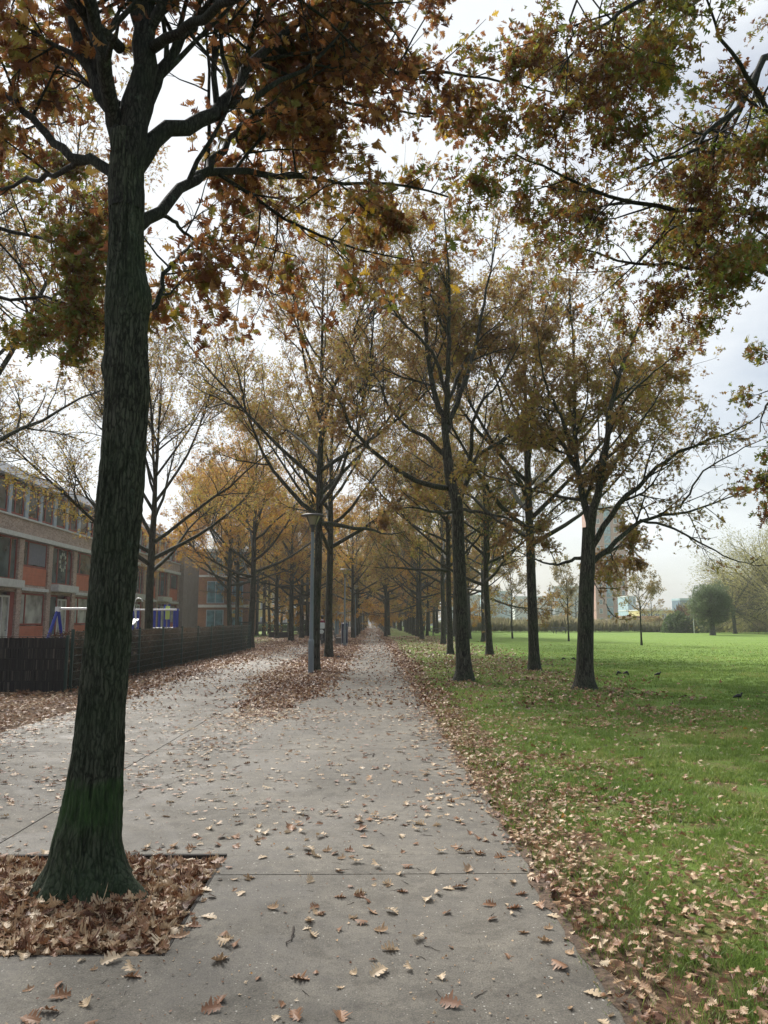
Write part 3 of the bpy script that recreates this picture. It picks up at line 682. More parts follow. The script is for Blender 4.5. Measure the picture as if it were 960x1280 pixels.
lawn_tree(731, 860, [(731, 850), (731, 830), (732, 790), (733, 740), (735, 700), (736, 660)], [.34, .235, .198, .185, .178, .17, .15],
 [([(736, 690, 0), (738, 660, 0), (727, 615, .2), (720, 570, .4), (718, 500, .6), (716, 430, .8), (712, 360, 1)], .11, .018),
  ([(737, 665, 0), (745, 620, -.3), (757, 560, -.6), (765, 500, -.8), (785, 440, -1), (810, 380, -1.2)], .11, .018),
  ([(736, 690, 0), (760, 650, -.2), (785, 620, -.5), (815, 590, -.8), (850, 565, -1.1), (900, 545, -1.4), (950, 520, -1.7)], .08, .012),
  ([(738, 705, 0), (765, 682, .2), (790, 658, .4), (820, 645, .6), (860, 640, .8), (900, 625, 1), (950, 610, 1.3)], .07, .01),
  ([(800, 650, .4), (840, 660, -.2), (880, 680, -.8), (915, 700, -1.2), (950, 708, -1.6)], .035, .006),
  ([(735, 695, 0), (715, 700, .1), (695, 706, .2), (670, 700, .5), (640, 685, 1)], .05, .01),
  ([(737, 640, 0), (755, 600, .6), (775, 570, 1.4), (800, 530, 2), (840, 470, 2.6)], .07, .012),
  ([(720, 570, .4), (700, 520, 0), (680, 470, -.5), (670, 410, -1)], .05, .01),
  ([(757, 560, -.6), (770, 520, -1.4), (800, 480, -2.2), (850, 440, -3)], .05, .01),
  ([(740, 700, 0), (760, 690, 1.6), (785, 680, 3), (800, 690, 4)], .05, .01),
  ([(850, 635, .8), (880, 590, .4), (930, 560, 0), (980, 540, -.5)], .03, .006),
  ([(735, 700, 0), (742, 725, -.4), (755, 750, -.8), (762, 765, -1.1)], .014, .004)],
 'oak on the lawn with bare drooping twigs on its right side', M['leaf_russet'], 502, 15500,
 l2=2.6, l3=4.2, l4=4.6, k2=.40, k3=.50, k4=.55, leafsize=.11, kind='mid', clump=.46, clscale=.8, t0=.28, sides=(9, 5, 4, 3), minr=.0055, droop=.02,
 leafiness=[1, .8, .25, .18, .06, 1.4, .6, 1.2, .45, 1.5, .08, 1.0])

# ------------------------------------------------------------------ further trees: five kinds, each copied
GEN = dict(k2=.50, k3=.46, l2=2.9, l3=4.0, l4=4.2, clump=.42, clscale=.9)
TM = [tree_mesh('oak_a', 11, H=14, r=.150, zf=4.4, nl=20, crown_r=6.4, leaves=31000, leafsize=.104, low=(12, 64), **GEN),
      tree_mesh('oak_b', 12, H=13, r=.172, zf=4.2, nl=19, crown_r=6.0, leaves=31000, leafsize=.104, low=(14, 64), **GEN),
      tree_mesh('oak_c', 13, H=12.5, r=.175, zf=3.7, nl=18, crown_r=5.8, leaves=31000, leafsize=.104, low=(8, 62), leafmatn='leaf_gold', **GEN),
      tree_mesh('oak_sparse', 14, H=12.5, zf=3.9, r=.19, nl=19, crown_r=6.4, leaves=30000, leafsize=.10, clump=.46, k2=.44, k3=.46, l2=2.9, l3=4.2, l4=4.8)]
FG = dict(kind='low', clump=.38, l2=1.9, l3=2.8, l4=1.5, minr=.007, sides=(6, 4, 3, 3), k2=.46)
FM = [tree_mesh('far_a', 21, H=12.5, zf=3.6, nl=15, crown_r=5.8, leaves=10500, leafsize=.175, low=(8, 62), **FG),
      tree_mesh('far_b', 22, H=12.0, zf=3.8, nl=15, crown_r=5.6, leaves=10500, leafsize=.175, low=(8, 62), **FG),
      tree_mesh('far_c', 23, H=11.5, zf=3.3, nl=15, crown_r=5.8, leaves=10500, leafsize=.175, leafmatn='leaf_gold', low=(6, 60), **FG)]
def at(px, py): g_ = G(px, py); return g_[0], g_[1]
def T_(k, px, py, label, s=1.0, sz=None, rz=None, mat=None, group=None, far=False, xy=None):
    x, y = xy if xy else at(px, py)
    return put_tree((FM if far else TM)[k], x, y, label, group, random.uniform(0, 6.28) if rz is None else rz, s, sz, crown_mat=mat)
T_(0, 0, 0, 'oak standing right behind the nearest lamp post', s=.88, sz=1.06, rz=.6, xy=(P(394.3, 776, 24.6)[0], 24.6))
T_(1, 411, 822, 'dark-trunked oak just right of the nearest lamp post', s=.92, sz=1.05, rz=2.0)
T_(1, 668, 837, 'oak on the lawn between the two big spreading oaks', s=.95, rz=4.2)
T_(2, 612, 818, 'slender oak on the lawn right of the big spreading oak, with olive crown', s=.86, rz=1.0, mat='leaf_olive')
T_(0, 563, 817, 'oak half hidden just behind the left side of the big spreading oak', s=.9, rz=3.3)
T_(1, 554, 805, 'oak behind and left of the big spreading oak, third trunk of that cluster', s=.92, rz=5.1, mat='leaf_olive')
T_(2, 527.5, 798.5, 'dark oak right of the path with a flared foot, beyond the leafy verge', s=.9, rz=2.1, mat='leaf_russet')
T_(0, 534, 795, 'oak partly hidden behind the dark flared oak right of the path', s=.9, rz=1.4)
T_(1, 482, 796, 'lone oak leaning slightly at the right edge of the main path', s=.9, rz=.3)
T_(1, 441, 798, 'oak in the leaf strip beyond the navy litter bin', s=.92, rz=3.9, mat='leaf_gold')
T_(3, 0, 0, 'forked oak behind the wire fence with a thinning crown', s=.80, sz=.86, rz=.9, xy=(P(187, 776, 28.5)[0], 28.5))
T_(3, 0, 0, 'sparse oak at the far left in front of the terraced houses', s=1.05, rz=2.2, xy=(-12.2, 20.5))
T_(2, 0, 0, 'golden oak just past the end of the wire fence', s=1.02, rz=.2, xy=(P(314, 776, 45)[0], 45))
T_(2, 0, 0, 'golden oak behind the wire fence in front of the orange-brown house', s=1.05, rz=2.6, xy=(P(288, 776, 58)[0], 58))
T_(1, 0, 0, 'oak beside the golden one in front of the orange-brown house', s=1.05, rz=4.4, xy=(P(296.5, 776, 66)[0], 66), mat='leaf_gold')
T_(0, 346, 798, 'oak standing in front of the dark low concrete bench', s=1.05, rz=5.3, mat='leaf_gold')
T_(1, 351.5, 791, 'oak right behind the dark low concrete bench', s=.85, rz=.9)
T_(2, 336.5, 792, 'oak left of the dark low concrete bench', s=1.05, rz=3.1, mat='leaf_russet')
T_(0, 321, 794, 'oak between the end of the wire fence and the dark low bench', s=1.05, rz=2.9)
T_(1, 373.5, 792, 'left one of the two thin oaks behind the pale slab bench', s=.74, rz=.4)
T_(2, 378.5, 791.5, 'right one of the two thin oaks behind the pale slab bench', s=.74, rz=1.7, mat='leaf_russet')
# avenue rows fading into the distance
random.seed(5); k = 0
rows_ = {'row of oaks in the leaf strip left of the main path': (-1.8, 80, 330, 9.2),
         'row of oaks along the right edge of the main path': (1.75, 87, 330, 9.4),
         'row of oaks on the grass right of the main path': (4.7, 78, 300, 9.3),
         'outer row of oaks bordering the open lawn': (8.4, 60, 300, 9.6),
         'row of oaks left of the second path': (-6.6, 62, 320, 9.5),
         'outer row of oaks near the parked cars': (-11.5, 84, 300, 10.5)}
for gname, (x, y0, y1, st) in rows_.items():
    y = y0
    while y < min(y1, 268):
        put_tree(FM[k % 3], x+random.uniform(-.3, .3), y+random.uniform(-.7, .7), 'distant oak in the '+gname, 'distant '+gname, random.uniform(0, 6.28), random.uniform(.84, 1.0),
                 crown_mat=random.choice([None, None, 'leaf_russet', 'leaf_gold'])); k += 1
        y += st*random.uniform(.94, 1.08)*(1.35 if y > 170 else 1)
# ------------------------------------------------------------------ buildings
def brickmat(name, c1, c2, mortar, scale=1.0):
    m, t, b = newmat(name)
    tcn = t.nodes.new('ShaderNodeTexCoord'); sp = t.nodes.new('ShaderNodeSeparateXYZ'); t.links.new(tcn.outputs['Object'], sp.inputs[0])
    cb = t.nodes.new('ShaderNodeCombineXYZ'); t.links.new(mathn(t, 'ADD', sp.outputs['X'], sp.outputs['Y']), cb.inputs[0]); t.links.new(sp.outputs['Z'], cb.inputs[1])
    br = t.nodes.new('ShaderNodeTexBrick'); t.links.new(cb.outputs[0], br.inputs['Vector'])
    br.inputs['Scale'].default_value = scale; br.inputs['Brick Width'].default_value = .24; br.inputs['Row Height'].default_value = .075
    br.inputs['Mortar Size'].default_value = .008; br.inputs['Color1'].default_value = c1+(1,); br.inputs['Color2'].default_value = c2+(1,); br.inputs['Mortar'].default_value = mortar+(1,)
    n = noise(t, tcn.outputs['Object'], 1.2, 5, .6)
    nf = noise(t, cb.outputs[0], 9, 3, .8)
    c = mixc(t, .5, br.outputs['Color'], ramp(t, [(.3, (.6, .6, .6)), (.7, (1.25, 1.25, 1.25))], n), 'MULTIPLY')
    c = mixc(t, .6, c, ramp(t, [(.35, (.45, .42, .42)), (.65, (1.4, 1.35, 1.3))], nf), 'MULTIPLY')
    t.links.new(c, b.inputs['Base Color']); b.inputs['Roughness'].default_value = .9
    return m
M['brick'] = brickmat('brick_grey_brown', (.33, .23, .18), (.47, .36, .30), (.50, .46, .42))
M['brick_side'] = brickmat('brick_side', (.22, .18, .165), (.29, .25, .23), (.30, .28, .27))
M['brick_orange'] = brickmat('brick_orange', (.27, .13, .07), (.34, .17, .09), (.26, .18, .13))
M['brick_tower'] = brickmat('brick_tower', (.36, .17, .12), (.42, .22, .16), (.4, .3, .26), .5)
M['red_wood'] = plain('red_wood', (.26, .055, .038), .6)
M['wall_pale'] = plain('wall_pale', (.42, .46, .40), .8, scale=.5); M['red_panel'] = plain('red_panel', (.50, .16, .09), .6, scale=3)
M['white_trim'] = plain('white_trim', (.58, .60, .60), .5)
M['blue_grey'] = plain('blue_grey_panel', (.34, .42, .50), .5)
M['zinc'] = plain('zinc', (.15, .165, .185), .5, metal=.2)
M['grey_blind'] = plain('grey_blind', (.16, .17, .21), .7)
def glass(name, col, rough=.06):
    m, t, b = newmat(name)
    tcn = t.nodes.new('ShaderNodeTexCoord')
    c = ramp(t, [(.35, tuple(x*.5 for x in col)), (.65, tuple(min(1, x*1.5) for x in col))], noise(t, tcn.outputs['Object'], 1.3, 3))
    t.links.new(c, b.inputs['Base Color']); b.inputs['Roughness'].default_value = rough; b.inputs['Specular IOR Level'].default_value = .8
    return m
M['glass'] = glass('window_glass', (.07, .10, .10)); M['glass_curtain'] = glass('curtained_glass', (.36, .38, .34), .15)
M['glass_teal'] = glass('teal_glass', (.10, .22, .27), .12)
def window(parent, x, y0, y1, z0, z1, mull=None, pane='glass', frame='red_wood', nx=1, f=.09):
    """window in a facade that looks towards +x; frame with panes as sub-parts"""
    mb = MB(); mb.box(x-.10, x, y0, y1, z0, z0+f).box(x-.10, x, y0, y1, z1-f, z1)
    mb.box(x-.10, x, y0, y0+f, z0+f, z1-f).box(x-.10, x, y1-f, y1, z0+f, z1-f)
    cuts = [y0+f]
    for m_ in (mull or []):
        mb.box(x-.10, x, m_-f/2, m_+f/2, z0+f, z1-f); cuts += [m_-f/2, m_+f/2]
    cuts.append(y1-f)
    w_ = mb.build('window', M[frame], parent)
    for a, b in zip(cuts[::2], cuts[1::2]):
        MB().box(x-.07, x-.05, a+.002, b-.002, z0+f+.002, z1-f-.002).build('pane', M[pane], w_)
    return w_
XF = -19.0
def terrace(y0, label, wreath=False):
    e = empty('terraced_house', (XF, y0, -.03), label, 'house', 'terraced houses behind the playground')
    W = 7.6; hb = W/2
    A0, A1, B0, B1 = .28, hb-.28, hb+.28, W-.28
    wall = MB()
    for a, b in ((0, A0), (A1, B0), (B1, W-.004)): wall.box(-.5, 0, a, b, 0, 6.0)
    wall.box(-.5, .003, 0, W-.004, 6.28, 7.05); wall.box(-8, -.55, .0, W-.004, 0, 9.0)
    wall.box(-.5, -.12, A0, A1, 3.12, 3.70); wall.box(-.5, -.12, B0, B1, 3.12, 3.55)
    wall.build('wall', M['brick'], e)
    MB().box(-.3, .14, -.0, W-.01, 6.03, 6.26).build('lintel', M['white_trim'], e)
    MB().box(-.3, .07, B0-.1, B1+.1, 3.22, 3.40).build('lintel', M['white_trim'], e)
    MB().box(-.3, .09, 0, W-.01, 7.06, 7.15).build('sill', M['white_trim'], e)
    MB().box(-.1, .45, A0-.05, A1-.1, 3.30, 3.72).build('canopy', M['white_trim'], e, bevel=.02)
    for a in (0.0, hb):
        MB().box(-.12, .04, a, a+.42, 7.16, 9.0).build('pilaster', M['blue_grey'], e)
        MB().box(-.12, .02, a+hb/2-.02, a+hb/2+.34, 7.16, 9.0).build('pilaster', M['blue_grey'], e)
    f = MB(); f.poly([(.28, 0, 8.95), (.30, 0, 9.10), (-.35, 0, 9.85), (-8.0, 0, 9.85), (-8.0, 0, 9.02), (-.12, 0, 9.02)], (0, W-.003, 0)); f.build('roof', M['zinc'], e)
    for a in (.42, .42+hb):
        window(e, -.03, a+.02, a+hb/2-.48, 7.2, 8.95, [], 'glass', 'red_wood')
        window(e, -.03, a+hb/2-.06, a+hb-.46, 7.2, 8.95, [a+hb/2+.42], 'glass', 'red_wood')
    w1 = window(e, -.12, A0+.02, A1-.02, 3.74, 6.0, [A0+1.05, A1-.75])
    w2 = window(e, -.12, B0+.02, B1-.02, 4.55, 6.0, [B0+.8])
    sp_ = MB()
    for k in range(7): sp_.box(-.2, -.10, B0+.01, B1-.01, 3.56+k*.14, 3.56+k*.14+.132)
    sp_.build('spandrel', M['red_panel'], e)
    window(e, -.12, B0+.02, B1-.02, 1.35, 3.1, [B0+.8], 'glass_curtain')
    sp_ = MB()
    for k in range(9): sp_.box(-.2, -.10, B0+.01, B1-.01, .05+k*.14, .05+k*.14+.132)
    sp_.build('spandrel', M['red_panel'], e)
    window(e, -.12, A0+.02, A0+1.3, .1, 3.1, [], 'glass', 'red_wood')
    d = window(e, -.10, A0+1.35, A1-.55, .1, 2.9, [A0+1.9], 'glass_curtain', 'white_trim'); d.name = 'door'
    MB().bar((-.02, A0+2.2, 1.1), (.04, A0+2.2, 1.1), .025).build('handle', M['zinc'], d)
    MB().box(-.3, -.12, A1-.52, A1-.01, .05, 3.1).build('door_panel', M['red_wood'], e)
    if wreath:
        mb = MB()
        for k in range(10):
            a = k*.628; c = (-.11, A0+1.75+.42*math.cos(a), 5.15+.5*math.sin(a))
            mb.poly([(c[0], c[1]+.15*math.cos(a+q)*(.6 if q % 3 else 1), c[2]+.15*math.sin(a+q)*.8) for q in (0, 1.05, 2.1, 3.14, 4.2, 5.2)], (.02, 0, 0))
        mb.build('window_decoration', M['wall_pale'], w1)
    else:
        if random.random() < .5: MB().box(-.165, -.14, B0+.9, B1-.15, 4.7, 5.9).build('blind', M['grey_blind'], w2)
    return e
MB_ = MB
for k, (lab, wr) in enumerate([('nearest brick terraced house, out beyond the left edge of the photo', False), ('brick terraced house with red spandrels right at the left edge of the photo', False),
                         ('brick terraced house with a pale wreath on its upper window, left of the thick trunk', True), ('brick terraced house mostly hidden behind the thick mossy trunk', False),
                         ('brick terraced house between the thick mossy trunk and the forked oak', False), ('last brick terraced house, next to the blank brick end wall', False)]):
    terrace(30.4+7.6*k, lab, wr)
e = empty('end_block', (XF, 76.1, -.03), 'blank grey-brown brick end block of the terrace', 'building')
MB().box(-9, .4, 0, 6.6, 0, 8.6).build('wall', M['brick_side'], e)
MB().box(-9.1, .5, -.05, 6.7, 8.61, 8.85).build('roof', M['zinc'], e)
# orange-brown building looking at us
e = empty('apartment_building', (-21.5, 86, -.03), 'low orange-brown block with turquoise windows and a white floor band', 'building')
MB().box(0, 7.7, 0, 8, 0, 9.2).build('wall', M['brick_orange'], e)
MB().box(-.1, 8.0, -.35, -.003, 3.05, 3.35).build('floor_band', M['white_trim'], e)
MB().box(-.1, 8.0, -.35, -.003, 6.4, 6.62).build('floor_band', M['white_trim'], e)
MB().box(-.2, 7.9, -.4, 8.1, 9.21, 9.5).build('roof', M['white_trim'], e)
for z in (.35, 3.5, 6.7):
    for x, wd in ((.5, 1.1), (3.1, 1.9), (5.9, 1.2)):
        mb = MB(); f = .08; z1 = z+2.45; x1 = x+wd
        mb.box(x, x1, -.08, -.003, z, z+f).box(x, x1, -.08, -.003, z1-f, z1).box(x, x+f, -.08, -.003, z+f, z1-f).box(x1-f, x1, -.08, -.003, z+f, z1-f).box((x+x1)/2-.04, (x+x1)/2+.04, -.08, -.003, z+f, z1-f)
        wn = mb.build('window', M['blue_grey'], e)
        for a, b in ((x+f+.002, (x+x1)/2-.042), ((x+x1)/2+.042, x1-f-.002)): MB().box(a, b, -.05, -.03, z+f+.002, z1-f-.002).build('pane', M['glass_teal'], wn)
# generic distant blocks (with window parts)
M['wall_pale'] = plain('wall_pale', (.60, .61, .58), .8, scale=.5); M['wall_yellow'] = plain('wall_yellow', (.50, .42, .16), .8, scale=.5)
M['wall_blue'] = plain('wall_blue', (.30, .42, .48), .7, scale=.5); M['wall_dark'] = plain('wall_dark_blue', (.07, .13, .20), .6, scale=.5)
M['wall_grey'] = plain('wall_grey', (.30, .33, .35), .8, scale=.5); M['orange_cladding'] = plain('orange_cladding', (.50, .22, .12), .8, scale=.5)
def block(name, x0, x1, y, depth, h, wall, label, floors, bays, pane='glass', ww=.6, wh=.55, trim='white_trim', cat='building', roofh=.35, group=None):
    e = empty(name, (x0, y, -.03), label, cat, group); W = x1-x0
    MB().box(0, W, 0, depth, 0, h).build('wall', M[wall], e)
    MB().box(-.1, W+.1, -.1, depth+.1, h+.003, h+roofh).build('roof', M[trim], e)
    fh = h/floors; bw = W/bays
    for i in range(floors):
        for j in range(bays):
            x = (j+.5)*bw; z = (i+.5)*fh+.1; a = bw*ww/2; c = fh*wh/2
            wn = MB().box(x-a, x+a, -.10, -.003, z-c, z+c).build('window', M[trim], e)
            MB().box(x-a+.1, x-.04, -.13, -.105, z-c+.1, z+c-.1).build('pane', M[pane], wn)
            MB().box(x+.04, x+a-.1, -.13, -.105, z-c+.1, z+c-.1).build('pane', M[pane], wn)
    return e
def bx_(px, Y): return P(px, 776, Y)[0]
block('apartment_block', bx_(312, 135), bx_(330, 135), 135, 10, 11, 'wall_yellow', 'yellow apartment block glimpsed between the left trees beside the fence end', 4, 3)
block('apartment_block', bx_(331, 190), bx_(352, 190), 190, 10, 9.5, 'wall_blue', 'pale blue block behind the oaks by the dark low bench', 3, 5)
block('row_house', bx_(353, 190), bx_(373, 190), 192, 10, 8.0, 'wall_pale', 'pale houses with large windows right of the pale blue block, behind parked cars', 3, 5)
block('row_house', bx_(374, 190), bx_(392, 190), 188, 10, 7.0, 'wall_pale', 'low pale house just left of the nearest lamp post', 2, 4)
block('row_house', bx_(396, 210), bx_(436, 210), 214, 10, 7.0, 'wall_pale', 'pale low house row glimpsed behind the cyclist and the litter bin', 2, 9)
block('row_house', bx_(455, 420), bx_(478, 420), 420, 10, 10, 'wall_pale', 'pale building closing the far end of the avenue', 3, 4)
block('row_house', bx_(488, 250), bx_(545, 250), 250, 10, 7.5, 'wall_pale', 'pale low building behind the dark hut right of the avenue', 2, 12)
# right hand side, beyond the lawn
e = empty('tower_block', (bx_(746, 260), 260, -.03), 'tall hazy red brick tower with a glazed blue stair strip', 'tower')
W = bx_(786, 260)-bx_(746, 260); H = 40
sx0, sx1 = W*.33, W*.55
MB().box(0, sx0-.003, 0, 14, 0, H).box(sx1+.003, W, 0, 14, 0, H).box(sx0, sx1, .4, 14, 0, H).build('wall', M['brick_tower'], e)
MB().box(-.3, W+.3, -.3, 14.3, H+.003, H+.8).build('roof', M['wall_grey'], e)
for k in range(13):
    z = k*3.05+.3; wn = MB().box(sx0+.01, sx1-.01, .2, .39, z, z+2.85).build('stair_window', M['wall_grey'], e)
    MB().box(sx0+.2, sx1-.2, .12, .195, z+.25, z+2.6).build('pane', M['glass_teal'], wn)
    for x in (W*.15, W*.70, W*.87):
        wn = MB().box(x-.55, x+.55, -.1, -.003, z+.7, z+2.3).build('window', M['white_trim'], e)
        MB().box(x-.45, x+.45, -.13, -.105, z+.8, z+2.2).build('pane', M['glass'], wn)
block('apartment_block', bx_(786, 240), bx_(796, 240), 240, 10, 9, 'wall_blue', 'narrow blue-grey block next to the brick tower', 3, 2)
block('office_block', bx_(851, 300), bx_(868, 300), 300, 8, 9.5, 'wall_dark', 'dark blue boxy building poking up left of the round willow', 3, 3, trim='wall_blue', roofh=.8)
block('warehouse', bx_(800, 230), bx_(905, 230), 230, 20, 4.6, 'wall_yellow', 'long low yellow and white shed behind the bushes', 1, 12, trim='white_trim', cat='shed')
block('warehouse', bx_(776, 215), bx_(824, 215), 215, 4, 2.6, 'orange_cladding', 'low orange-brown wall-like shed behind the young tree', 1, 6, trim='orange_cladding', cat='shed')
block('warehouse', bx_(905, 190), bx_(1010, 190), 190, 12, 5.0, 'wall_pale', 'pale low shed behind the yellow willow at the right', 1, 9, cat='shed')
block('apartment_block', bx_(560, 320), bx_(600, 320), 320, 12, 12, 'wall_grey', 'hazy grey block left of the slender lawn oak', 4, 8)
block('apartment_block', bx_(603, 330), bx_(640, 330), 330, 12, 14, 'wall_blue', 'hazy blue-grey block between the slender lawn oak and its right neighbour', 4, 8)
block('apartment_block', bx_(644, 340), bx_(690, 340), 340, 12, 12, 'wall_pale', 'hazy pale block right behind the middle lawn oak', 3, 9)
block('apartment_block', bx_(694, 330), bx_(742, 330), 330, 12, 16, 'wall_grey', 'hazy grey block just left of the oak with bare twigs', 5, 8)
# dark hut right of the avenue
hx, hy = P(517, 776, 120)[0], 120
e = empty('park_hut', (hx, hy, -.03), 'small dark brown hut with a flat roof right of the avenue', 'hut')
M['dark_wood'] = plain('dark_wood', (.07, .045, .035), .8, var=.3, scale=3)
MB().box(-1.1, 1.1, 0, 2, 0, 2.1).build('wall', M['dark_wood'], e); MB().box(-1.4, 1.4, -.3, 2.3, 2.103, 2.3).build('roof', M['zinc'], e)
MB().box(-.4, .4, -.05, -.003, .02, 1.9).build('door', M['grey_blind'], e)

# ------------------------------------------------------------------ fence
M['fence_green'] = plain('fence_green', (.018, .045, .035), .45); M['reed_dark'] = leafmat('reed_dark', [(0, (.012, .011, .010)), (.6, (.030, .027, .024)), (.88, (.055, .048, .04)), (1, (.22, .19, .15))], transl=.0)
FX = -6.85; FY0, FY1 = 17.9, 43.6; FH = 1.33
e = empty('screen_fence', (FX, 17.55, -.03), 'dark reed screen fence with horizontal wires at the left', 'fence')
Vp = []
def boxarr(x0, x1, y0, y1, z0, z1):
    return np.array([(x0, y0, z0), (x1, y0, z0), (x1, y1, z0), (x0, y1, z0), (x0, y0, z1), (x1, y0, z1), (x1, y1, z1), (x0, y1, z1)])
BF = np.array([(3, 2, 1, 0), (4, 5, 6, 7), (0, 1, 5, 4), (1, 2, 6, 5), (2, 3, 7, 6), (3, 0, 4, 7)])
V = []; F = []; t_ = []; n = 0; x = -5.2
rgf = np.random.default_rng(3)
while x < -.02:
    for q in range(5):
        z0, z1 = q*.242+.02, q*.242+.235+rgf.normal(0, .004)
        wd = .016; yo = rgf.uniform(-.012, .012); xo = rgf.normal(0, .002)
        V.append(boxarr(x+xo, x+xo+wd, yo-.006-.01*(q % 2), yo+.006, z0, z1)); F.append(BF+n); n += 8; t_ += [rgf.random()**1.2*.9+(.1 if rgf.random() < .05 else 0)]*6
    x += .0175
x = -5.2
while x < -.02:
    V.append(boxarr(x, x+.018, .020+.004*rgf.random(), .030, .02, 1.20+.012*rgf.normal())); F.append(BF+n); n += 8; t_ += [.3*rgf.random()]*6; x += .0181
link('reed_panel', amesh('reed_panel', np.concatenate(V), np.concatenate(F), np.array(t_)), M['reed_dark'], e)
mb = MB()
for q in range(6): mb.bar((-5.2, -.03, .02+q*.242), (0, -.03, .02+q*.242), .006, 5)
mb.build('wire', M['joint'], e)
for x in (-5.15, -2.6, 0.0): MB().box(x-.03, x+.03, .02, .08, 0, 1.26).build('post', M['fence_green'], e)
e = empty('wire_fence', (FX, FY0, -.03), 'long green wire mesh fence beside the leaf-covered verge', 'fence')
ys = np.arange(0, FY1-FY0+.1, 2.55)
for y in ys: MB().box(-.03, .03, y-.03, y+.03, 0, FH+.06).build('post', M['fence_green'], e)
for y in ys[:-1]:
    T = Tubes(); hs = np.linspace(.08, FH, 8)
    T.add(np.stack([np.stack([np.full(2, dx), np.array([y+.03, y+2.52]), np.full(2, h)], 1) for h in hs for dx in (.035, .05)]), np.full((16, 2), .004), 4)
    vs = np.arange(y+.06, y+2.5, .05); k = len(vs)
    p = np.stack([np.stack([np.full(k, .0425), vs, np.full(k, .04)], 1), np.stack([np.full(k, .0425), vs, np.full(k, FH+.02)], 1)], 1)
    T.add(p, np.full((k, 2), .003), 3); T.build('mesh_panel', M['fence_green'], e)
e = empty('mesh_gate', (FX-.02, FY1+.3, -.03), 'dark green mesh gate panel closing the far end of the wire fence', 'gate')
mb = MB()
for x in (-.62, 0): mb.box(x-.03, x+.03, -.03, .03, 0, 1.55)
mb.box(-.59, -.03, -.02, .02, 1.48, 1.53).box(-.59, -.03, -.02, .02, .05, .10); mb.build('gate_frame', M['fence_green'], e)
mb = MB()
for k in range(17): mb.bar((-.58+k*.034, 0, .1), (-.58+k*.034, 0, 1.48), .007, 4)
for k in range(7): mb.bar((-.59, .012, .2+k*.2), (-.03, .012, .2+k*.2), .008, 4)
mb.build('mesh_panel', M['fence_green'], e)
# beech hedge behind the wire fence
def shrub(name, x0, x1, y0, y1, h, label, cat, mat, n, ls, kind='quad', seed=1, stems=300, ztop=.1, round_=False, group=None, base=None, barkm='bark', narrow=False, tw=.012):
    rg = np.random.default_rng(seed); cx, cy = (x0+x1)/2, (y0+y1)/2
    e = empty(name, (cx, cy, -.03), label, cat, group)
    def dom(k):
        p = np.stack([rg.uniform(x0, x1, k), rg.uniform(y0, y1, k), rg.random(k)], 1)
        if round_:
            q = rg.normal(0, 1, (k, 3)); q = nrm(q)*(rg.random((k, 1))**.38); q[:, 2] = np.abs(q[:, 2])
            p = np.stack([cx+q[:, 0]*(x1-x0)/2, cy+q[:, 1]*(y1-y0)/2, q[:, 2]], 1)
        top = h*(1+ztop*3*(fbm(p[:, :2], 1.3 if h < 3 else .5, seed, 2)-.5)); p[:, 2] *= top
        keep = fbm(p, 3.0/max(1, h**.5), seed+9, 2) > .36
        return p[keep]
    p = dom(n); N = len(p)
    lv = leaf_arrays(p-(cx, cy, 0), rg.normal(0, 1, (N, 3))+np.array([0, 0, .6 if not narrow else 1.5]), rg.normal(0, 1, (N, 3)), ls*rg.uniform(.6, 1.3, N), np.clip(rg.random(N)*.6+(fbm(p, 1.1, seed+5, 2)-.5)*1.0+.2, 0, 1), kind, .5, rg)
    me = amesh(name, *lv); link('foliage', me, M[mat], e)
    b = np.stack([rg.uniform(x0, x1, stems), rg.uniform(y0, y1, stems), np.zeros(stems)], 1)
    if round_: b = np.stack([cx+(b[:, 0]-cx)*.35, cy+(b[:, 1]-cy)*.35, b[:, 2]], 1)
    d = rg.normal(0, .28, (stems, 3)); d[:, 2] = 1
    if round_: d[:, :2] += (b[:, :2]-(cx, cy))*1.2
    pt, rd = grow(b-(cx, cy, 0), d, np.full(stems, h*.9)*rg.uniform(.5, 1.05, stems), np.full(stems, tw), .3, 4, .12, .02, rg)
    T = Tubes(); T.add(pt, rd, 3); T.build('stems', M[barkm], e)
    return e
shrub('beech_hedge', FX-.75, FX-.12, FY0+.2, FY1-.3, 1.30, 'brown half-bare beech hedge growing behind the green wire fence', 'hedge', 'leaf_hedge', 68000, .075, 'low', 31, 1500, ztop=.04, tw=.008)

# ------------------------------------------------------------------ playground and outdoor fitness frames
M['play_blue'] = plain('play_blue', (.012, .035, .33), .35, var=.1); M['play_white'] = plain('play_white', (.72, .74, .74), .4, var=.05)
M['sign_yellow'] = plain('sign_yellow', (.55, .70, .18), .5)
Ys = 30.0; x0 = bx_(72, Ys); x1 = bx_(150, Ys)
e = empty('swing_frame', (x0, Ys, -.03), 'blue A-frame with a white top beam standing behind the reed screen', 'play frame')
for sx, d in ((0, -1), (x1-x0, 1)):
    for lean in (-.75, .45): MB().bar((sx+lean*.35*1.1, lean, 0), (sx, 0, 2.06), .06, 10).build('leg', M['play_blue'], e)
    MB().box(sx-.09, sx+.09, -.1, .1, 1.93, 2.12).build('bracket', M['play_white'], e, bevel=.01)
MB().bar((.09, 0, 2.04), (x1-x0-.09, 0, 2.04), .05, 12).build('beam', M['play_white'], e)
Yc = 37.0
def cx_(px): return bx_(px, Yc)
xo = cx_(163)
e = empty('climbing_structure', (xo, Yc, -.03), 'white-railed climbing frame with blue posts and a yellow-green sign', 'climbing frame')
for px in (166, 172.5, 193, 199, 206, 211, 218, 221.5):
    MB().box(cx_(px)-xo-.055, cx_(px)-xo+.055, -.055, .055, 0, 2.16 if px not in (206, 211) else 2.35).build('post', M['play_blue'], e, bevel=.012)
